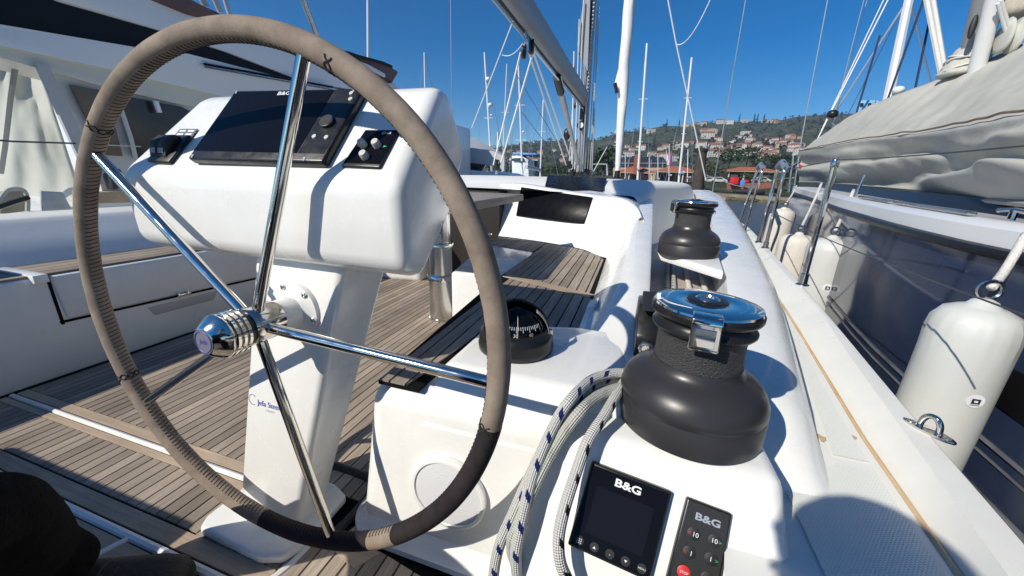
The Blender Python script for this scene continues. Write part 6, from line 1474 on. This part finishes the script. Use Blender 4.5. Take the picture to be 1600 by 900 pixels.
# piling
pb, pt = far(1088, 306, 19), far(1097, 236, 19.3); pb = pb + (pb - pt) * .6
pil = empty('mooring_pile', pb, 'thick dark weathered wooden mooring pile standing in the water', 'pile')
b = MB(); pp = [pb.lerp(pt, k / 8) for k in range(9)]; rows = []
for i, p in enumerate(pp):
    r_ = lerp(.30, .21, i / 8); rows.append([p + Vector((r_ * cos(a), r_ * sin(a), 0)) * (1 + .12 * noise.noise(Vector((2 * cos(a), 2 * sin(a), i * .7)))) for a in [2 * pi * k / 20 for k in range(20)]])
b.grid(rows, closed_v=True, cap=True); b.build('post', pbr('pile_wood', (.022, .018, .015), .9, col2=(.085, .07, .058), vscale=3, stretch=(4, 4, .4), bump=.6, bscale=8, bdist=.03), pil)
b = MB(); b.lathe([(.235, -.05), (.245, 0), (.245, .06), (.20, .10), (.0, .13)], pt, n=18); b.build('cap', pbr('pile_cap', (.02, .02, .02), .7), pil)
rope('rope', [pb.lerp(pt, .68) + Vector((.2, 0, 0)), far(1160, 292, 16), far(1212, 281, 12), far(1240, 278, 8)], .008, 'rope_grey', 'pale mooring line from the pile to the bow of the blue boat', 'rope', n=8)
# small dark dinghy at the quay
dg = far(1168, 302, 80); dgy = empty('dinghy', dg, 'dark inflatable dinghy moored at the stone quay', 'dinghy')
b = MB(); b.tube(smooth_path([dg + Vector((x, y_, .3)) for x, y_ in ((-2.2, -.8), (1.2, -.8), (2.4, 0), (1.2, .8), (-2.2, .8))], 6), .38, 10); b.build('tube', M['rubber'], dgy)
b = MB(); b.box(dg + Vector((-.4, 0, .2)), (3.2, 1.2, .25)); b.build('floor', M['black_matt'], dgy)

# ---- moored yachts with their masts
M['mast_far'] = pbr('mast_far', (.70, .71, .72), .5, .1); M['hull_far'] = pbr('hull_far', (.66, .67, .67), .35)
def moored(top, foot, y, r, label, spread=None, extra=None, boom=True, hull=True):
    a, c = far(*foot, y), far(*top, y); d = (c - a); base = Vector((a.x, a.y, gz(a.x, a.y)))
    o = empty('moored_yacht', base, label, 'yacht', 'yachts moored in the harbour basin')
    b = MB(); b.tube([a - d * .05, c], [r, r * .8], 8); ms = b.build('mast', M['mast_far'], o)
    h = (a.z - base.z)
    if hull:
        b = MB(); rows = []
        for k in range(9):
            u = k / 8; yy = base.y - 4.5 + 9 * u; wd = 1.5 * (1 - max(0, (u - .45) / .55) ** 2.2) * (.8 + .2 * min(1, u * 3)); f = 1.0 + .25 * u
            rows.append([Vector((base.x - wd, yy, base.z + f)), Vector((base.x - wd * .9, yy, base.z + .3)), Vector((base.x - wd * .4, yy, base.z - .3)), Vector((base.x + wd * .4, yy, base.z - .3)), Vector((base.x + wd * .9, yy, base.z + .3)), Vector((base.x + wd, yy, base.z + f))])
        b.grid(rows, closed_v=True, cap=True); b.build('hull', M['hull_far'], o)
        b = MB(); b.prism([(base.x - .9, base.y - 2, base.z + 1.0), (base.x + .9, base.y - 2, base.z + 1.0), (base.x + .6, base.y + 2.2, base.z + 1.1), (base.x - .6, base.y + 2.2, base.z + 1.1)], (0, 0, .55), .1); b.build('cabin', M['hull_far'], o)
        b = MB(); b.box((base.x, base.y - .2, base.z + 1.35), (1.86, 2.6, .22)); b.build('cabin_window', M['pane'], o, smooth=False)
    for u, wpx in (spread or []):
        p = a.lerp(c, u); w = wpx / FPX * y * .5; b = MB(); b.tube([p - Vector((w, 0, .0)), p, p + Vector((w, 0, .0))], r * .3, 6); b.build('spreader', M['mast_far'], o)
    for s in (-1, 1):
        b = MB(); b.rod(Vector((base.x + 1.3 * s, base.y, a.z - .1)), c - d * .03, r * .12 + .008, n=5); b.build('shroud', M['wire_bright'], o)
    b = MB(); b.rod(Vector((base.x, base.y + 4.3, base.z + 1.2)), c, .012, n=5); b.build('forestay', M['wire_bright'], o)
    if boom: b = MB(); b.rod(a + d * .09, a + d * .09 + Vector((.0, -3.6, .1)), .11, n=8); b.build('boom', M['cover_grey'], o)
    for px, py, s_ in (extra or []):
        p = far(px, py, y - .2); b = MB(); b.ball(p, s_, 8, (1, 1, .8)); b.rod(p, p + Vector((-s_ * 1.2, .2, -s_ * .6)), s_ * .25); b.build('radar', M['line_white'], o, weld=False)
moored((757, 82), (768, 262), 30, .085, 'moored yacht whose white mast carries two radar domes, left of the mainsheet', [(.45, 14)], [(762.5, 124, .22), (766, 164, .20), (768, 180, .10), (766, 228, .12)])
moored((810, 96), (816, 268), 36, .10, 'moored yacht with a thick white mast between the mainsheet ropes', [(.62, 16), (.3, 18)], [(818, 206, .12)])
moored((792, 100), (785, 262), 44, .07, 'moored yacht with a thin leaning mast left of the mainsheet ropes', [(.55, 13)])
moored((778, 206), (777, 262), 34, .10, 'moored boat with a short stub mast at the left block', None)
moored((849, 156), (844, 276), 26, .055, 'moored yacht with a grey mast between the mainsheet and the vang', [(.6, 10)])
moored((663, 82), (666, 240), 24, .055, 'moored yacht whose slim mast stands above the white pod', None)
moored((682, 152), (684, 240), 26, .03, 'moored boat with a short white pole beside the pod corner', None, boom=False)
moored((1011, 68), (996, 284), 48, .14, 'moored yacht with a tall white mast right of the furled headsail', [(.31, 6), (.62, 12)])
moored((1081, 90), (1060, 288), 42, .11, 'moored yacht with a leaning white mast left of the dark pile', [(.42, 6), (.70, 10)])
moored((1046, 225), (1045, 280), 60, .06, 'moored boat with a short mast near the middle pavilion', None)
moored((1075, 233), (1074, 282), 70, .08, 'small moored yacht with a thin mast beside the middle pavilion', None)
moored((1104, 222), (1101, 250), 90, .09, 'small moored yacht whose mast tip shows over the dark pile', None, hull=True)
moored((1028, 240), (1028, 284), 70, .07, 'small moored boat with a bare mast in front of the left pavilion', None)
moored((977, 238), (977, 283), 74, .07, 'small moored boat with a bare mast right at the furled headsail', None)
moored((1015, 246), (1014, 284), 66, .06, 'small moored boat close left of the tall white mast', None)
moored((895, 234), (895, 280), 60, .06, 'small moored boat with a mast tip close behind our mast', None)
moored((1422, -10), (1383, 176), 15, .13, 'neighbouring yacht with a stout white mast behind the grey boat cover', [(.45, 8)], [(1404, 141, .14)], hull=False)
# white motorboat with blue canopy, left of the mast
mbp = far(822, 262, 40); mo = empty('motorboat', Vector((mbp.x, mbp.y, gz(mbp.x, mbp.y))), 'white motorboat with a blue topped canopy behind the mainsheet', 'motorboat')
b = MB(); b.prism([far(*q, 40) for q in ((799, 243), (812, 242), (826, 250), (824, 262), (828, 285), (799, 285), (800, 262))], (0, 2.5, 0), .1); b.build('hull', M['my_white'], mo)
b = MB(); b.prism([far(*q, 39.9) for q in ((801, 238), (836, 239), (839, 242), (800, 242))], (0, 2.6, 0), .03); b.build('canopy', M['blue_box'], mo)
b = MB(); b.prism([far(*q, 39.85) for q in ((802, 247), (818, 247), (820, 252), (802, 252))], (0, .1, 0)); b.build('window', M['pane'], mo)
# pale blue box on a post beyond the cover
bx = far(1350, 192, 16); bo = empty('lookout_box', bx, 'pale blue box with two small dark holes on a white post behind the grey cover', 'box')
b = MB(); b.prism([far(*q, 16) for q in ((1339, 178), (1343, 157), (1368, 156), (1365, 178))], (.35, .9, .02), .015); b.build('casing', pbr('pale_blue', (.22, .50, .72), .5, var=.08), bo)
b = MB(); b.prism([far(*q, 16.0) for q in ((1370, 156), (1375, 160), (1374, 178), (1366, 179))], (.3, .7, 0), .01); b.build('side_panel', M['cover_grey'], bo)
for px in (1346.5, 1358.5): b = MB(); b.box(far(px, 163.5, 15.98), (.07, .04, .09)); b.build('hole', M['black_matt'], bo)
b = MB(); b.rod(bx - Vector((0, 0, .8)), far(1352, 178, 16.3), .16); b.build('post', M['line_white'], bo)
# jetties in front of the shore
for y, x0, x1, l in ((70, 6, 14, 'low pontoon among the moored boats near the shore'), (52, -12, 2, 'floating pontoon left of the furled headsail')):
    b = MB(); b.box(((x0 + x1) / 2, y, gz((x0 + x1) / 2, y) + .35), (x1 - x0, 2.2, .5)); tag(b.build('pontoon', M['paving'], smooth=False), l, 'pontoon')
b = MB(); fp0 = far(1043, 262, 75)
fl_ = empty('flag', fp0, 'small red white and blue flag hanging near the middle pavilion', 'flag')
b.rod(fp0, far(1041, 235, 75), .05); b.build('pole', M['mast_far'], fl_)
for i, mm in enumerate(('line_white', 'red_ink', 'blue_ink')):
    b = MB(); b.prism([far(1041 + i * 3, 241 + i, 75), far(1044 + i * 3, 242 + i, 75), far(1045 + i * 3, 258, 75), far(1042 + i * 3, 257, 75)], (0, .05, 0)); b.build('cloth', M[mm], fl_)
# ================================================================== the person holding the phone (their knee and shoe are in view)
def skinned(name, joints, bones, mat, parent, sub=2, root=0):
    me = bpy.data.meshes.new(name); o0 = world_loc(parent)
    me.from_pydata([tuple(Vector(j[:3]) - o0) for j in joints], bones, [])
    o = bpy.data.objects.new(name, me); COL.objects.link(o); o.parent = parent
    sk_ = o.modifiers.new('skin', 'SKIN'); sk_.use_smooth_shade = True
    if not me.skin_vertices: me.attributes
    for i, j in enumerate(joints):
        r_ = j[3]; me.skin_vertices[0].data[i].radius = (r_, j[4] if len(j) > 4 else r_)
    me.skin_vertices[0].data[root].use_root = True
    sb = o.modifiers.new('sub', 'SUBSURF'); sb.levels = sub; sb.render_levels = sub
    me.materials.append(M[mat] if isinstance(mat, str) else mat)
    return o
M['skin'] = pbr('skin', (.42, .26, .19), .55, var=.05, vscale=20); M['hair'] = pbr('hair', (.05, .035, .025), .6); M['jacket'] = pbr('jacket_cloth', (.02, .022, .028), .85)
def ensure_skin(me):
    pass
PV_ = Vector((-0.36, -0.40, -0.33))
per = empty('person', (-0.5, -0.2, FLOOR), 'person in black trousers and black shoes sitting behind the wheel with a phone', 'person')
KL, AL = Vector((-0.762, 0.158, -0.428)), Vector((-0.93, 0.205, -0.70))
KR, AR = Vector((-0.33, -0.02, -0.40)), Vector((-0.36, -0.02, -0.72))
HL, HR = Vector((-0.50, -0.28, -0.32)), Vector((-0.27, -0.38, -0.33))
def from_edges(name, J, E_, mat, sub=2):
    me = bpy.data.meshes.new(name); o0 = world_loc(per)
    bm = bmesh.new(); lay = bm.verts.layers.skin.verify(); vs = []
    for j in J:
        v = bm.verts.new(Vector(j[0]) - o0); r_ = j[1]; v[lay].radius = (r_, j[2] if len(j) > 2 else r_); vs.append(v)
    vs[0][lay].use_root = True
    for a, c in E_: bm.edges.new((vs[a], vs[c]))
    bm.to_mesh(me); bm.free(); o = bpy.data.objects.new(name, me); COL.objects.link(o); o.parent = per
    md = o.modifiers.new('skin', 'SKIN'); md.use_smooth_shade = True
    sb = o.modifiers.new('sub', 'SUBSURF'); sb.levels = sub; sb.render_levels = sub
    me.materials.append(M[mat]); return o
# body: one continuous figure, with hands of five fingers round the phone
PHC = -CF * 0.016 - CR * 0.050 - CU * 0.012           # phone centre, its lens at the eye
neck = Vector((-0.30, -0.42, 0.10)); head = Vector((-0.245, -0.37, 0.235)); chest = Vector((-0.33, -0.43, -0.08))
J = [(PV_, .11), (chest, .13, .10), (neck, .052), (head, .085, .095), (head + Vector((.02, .03, .09)), .06)]
E_ = [(0, 1), (1, 2), (2, 3), (3, 4)]
def add(p, r, frm): J.append((p, r)); E_.append((frm, len(J) - 1)); return len(J) - 1
for H_, K_, A_ in ((HL, KL, AL), (HR, KR, AR)):
    i = add(H_, .07, 0); i = add(K_, .04, i); i = add(A_ + Vector((.0, .0, .06)), .016, i); i = add(A_ + Vector((.03, .02, -.07)), .012, i)
for s in (-1, 1):
    sh_ = chest + CR * .19 * s + Vector((0, 0, .12)); i = add(sh_, .055, 1)
    wr = PHC + CR * (.115 * s) - CF * .06 - CU * .07; el = sh_.lerp(wr, .5) + Vector((.08 * s, -.02, -.16)); i = add(el, .038, i); i = add(wr, .026, i)
    palm = PHC + CR * (.092 * s) - CF * .022 - CU * .012; i = add(palm, .024, i)
    for k in range(4):
        u = (1.5 - k) * .019; ln = (.9, 1.0, .95, .75)[k]
        a = add(palm + CU * u - CF * .004 - CR * s * .016, .009, i); c = add(palm + CU * u * 1.1 - CF * .012 - CR * s * (.016 + .024 * ln), .0085, a); add(palm + CU * u * 1.1 - CF * .008 - CR * s * (.016 + .042 * ln), .0075, c)
    a = add(palm + CU * .022 - CF * .020 + CR * s * .004, .011, i); c = add(palm + CU * .040 - CF * .026 - CR * s * .014, .009, a); add(palm + CU * .042 - CF * .026 - CR * s * .034, .008, c)
from_edges('body', J, E_, 'skin')
J = [(PV_, .135), (HL, .098), (HL.lerp(KL, .5), .088), (KL + Vector((0, -.005, -.004)), .056), (KL.lerp(AL, .45), .062), (AL + Vector((.01, 0.005, .03)), .058), (AL + Vector((.05, .035, -.03)), .058), (HR, .098), (HR.lerp(KR, .5), .088), (KR, .07), (KR.lerp(AR, .45), .064), (AR + Vector((0, 0, .03)), .058)]
from_edges('trousers', J, [(0, 1), (1, 2), (2, 3), (3, 4), (4, 5), (5, 6), (0, 7), (7, 8), (8, 9), (9, 10), (10, 11)], 'trouser', 3)
J = [(PV_ + Vector((0, 0, .06)), .14), (chest, .16, .125), (neck - Vector((0, 0, .04)), .07)]; E_ = [(0, 1), (1, 2)]
for s in (-1, 1):
    sh_ = chest + CR * .19 * s + Vector((0, 0, .12)); wr = PHC + CR * (.115 * s) - CF * .06 - CU * .07; el = sh_.lerp(wr, .5) + Vector((.08 * s, -.02, -.16))
    J.append((sh_, .075)); E_.append((1, len(J) - 1)); J.append((el, .055)); E_.append((len(J) - 2, len(J) - 1)); J.append((wr.lerp(el, .12), .042)); E_.append((len(J) - 2, len(J) - 1))
from_edges('jacket', J, E_, 'jacket')
b = MB(); b.ball(head + Vector((-.005, -.02, .055)), .108, 14, (.95, 1.05, .85)); b.build('hair', M['hair'], per)
fwd = (CF - Vector((0, 0, CF.z))).normalized(); sd_ = Vector((fwd.y, -fwd.x, 0))
for s in (-1, 1):
    b = MB(); b.ball(head + fwd * .088 + sd_ * .032 * s + Vector((0, 0, .01)), .012, 8); b.build('eye', M['white_ink'], per)
    b = MB(); b.ball(head + sd_ * .092 * s, .03, 8, (.4, .8, 1.1)); b.build('ear', M['skin'], per)
b = MB(); b.prism([head + fwd * .085 + Vector((0, 0, .015)), head + fwd * .118 + Vector((0, 0, -.028)), head + fwd * .088 + sd_ * .014 + Vector((0, 0, -.032)), head + fwd * .088 - sd_ * .014 + Vector((0, 0, -.032))], fwd * .004, .002); b.build('nose', M['skin'], per)
b = MB(); b.tube([head + fwd * .09 + sd_ * x + Vector((0, 0, -.055)) for x in (-.022, 0, .022)], .006, 6); b.build('mouth', pbr('lips', (.35, .14, .12), .5), per)
# shoes
for A_, d in ((AL, Vector((.82, .55, 0)).normalized()), (AR, Vector((.1, 1, 0)).normalized())):
    n_ = Vector((-d.y, d.x, 0)); o_ = Vector((A_.x, A_.y, FLOOR)); b = MB(); rows = []
    for u, w, h in ((-.085, .020, .05), (-.075, .034, .09), (-.04, .040, .115), (.0, .041, .112), (.04, .042, .095), (.08, .045, .078), (.12, .049, .066), (.16, .049, .058), (.19, .042, .050), (.207, .028, .040), (.213, .010, .026)):
        c = o_ + d * u
        rows.append([c + n_ * (w * x) + Vector((0, 0, .004 + h * z)) for x, z in ((-1, 0), (-1.03, .25), (-.96, .55), (-.72, .85), (-.3, 1), (.3, 1), (.72, .85), (.96, .55), (1.03, .25), (1, 0), (0, 0))])
    b.grid(rows, closed_v=True, cap=True); sh = b.build('shoe', M['shoe'], per, angle=70)
    b = MB(); pl = [o_ + d * u + n_ * w for u, w in ((-.088, 0), (-.07, .037), (0, .045), (.12, .053), (.18, .047), (.215, .012), (.218, -.012), (.18, -.047), (.12, -.053), (0, -.045), (-.07, -.037))]
    b.prism(pl, (0, 0, .018), .004, 2); b.build('sole', M['rubber'], sh)
    b = MB()
    for k in range(4):
        c = o_ + d * (.045 + .02 * k) + Vector((0, 0, .098 - .010 * k)); b.tube([c - n_ * .022, c + Vector((0, 0, .006)), c + n_ * .022], .0025, 5)
    b.build('laces', M['black_matt'], sh, weld=False)
# the phone
ph = empty('phone', PHC, 'dark phone held up in both hands behind the wheel', 'phone')
M3 = Matrix((CR, CF, CU)).transposed()
b = MB(); b.box(PHC, (.150, .0085, .072), M3, .003, 3); b.build('case', M['black_plastic'], ph)
b = MB(); b.box(PHC - CF * .0045, (.144, .0008, .067), M3); b.build('screen', M['screen'], ph)
# ================================================================== thin haze over the bay
b = MB(); b.box((110, 445, 58), (3330, 1080, 236)); 
hz = new_mat('haze')
hm, ht, hb = hz; ht.nodes.remove(hb); pv_ = ht.nodes.new('ShaderNodeVolumePrincipled'); pv_.inputs['Color'].default_value = (.60, .76, .97, 1); pv_.inputs['Density'].default_value = 0.00032; pv_.inputs['Anisotropy'].default_value = 0.2
ht.links.new(pv_.outputs[0], [n for n in ht.nodes if n.type == 'OUTPUT_MATERIAL'][0].inputs['Volume'])
tag(b.build('haze', hm, smooth=False), kind='stuff')
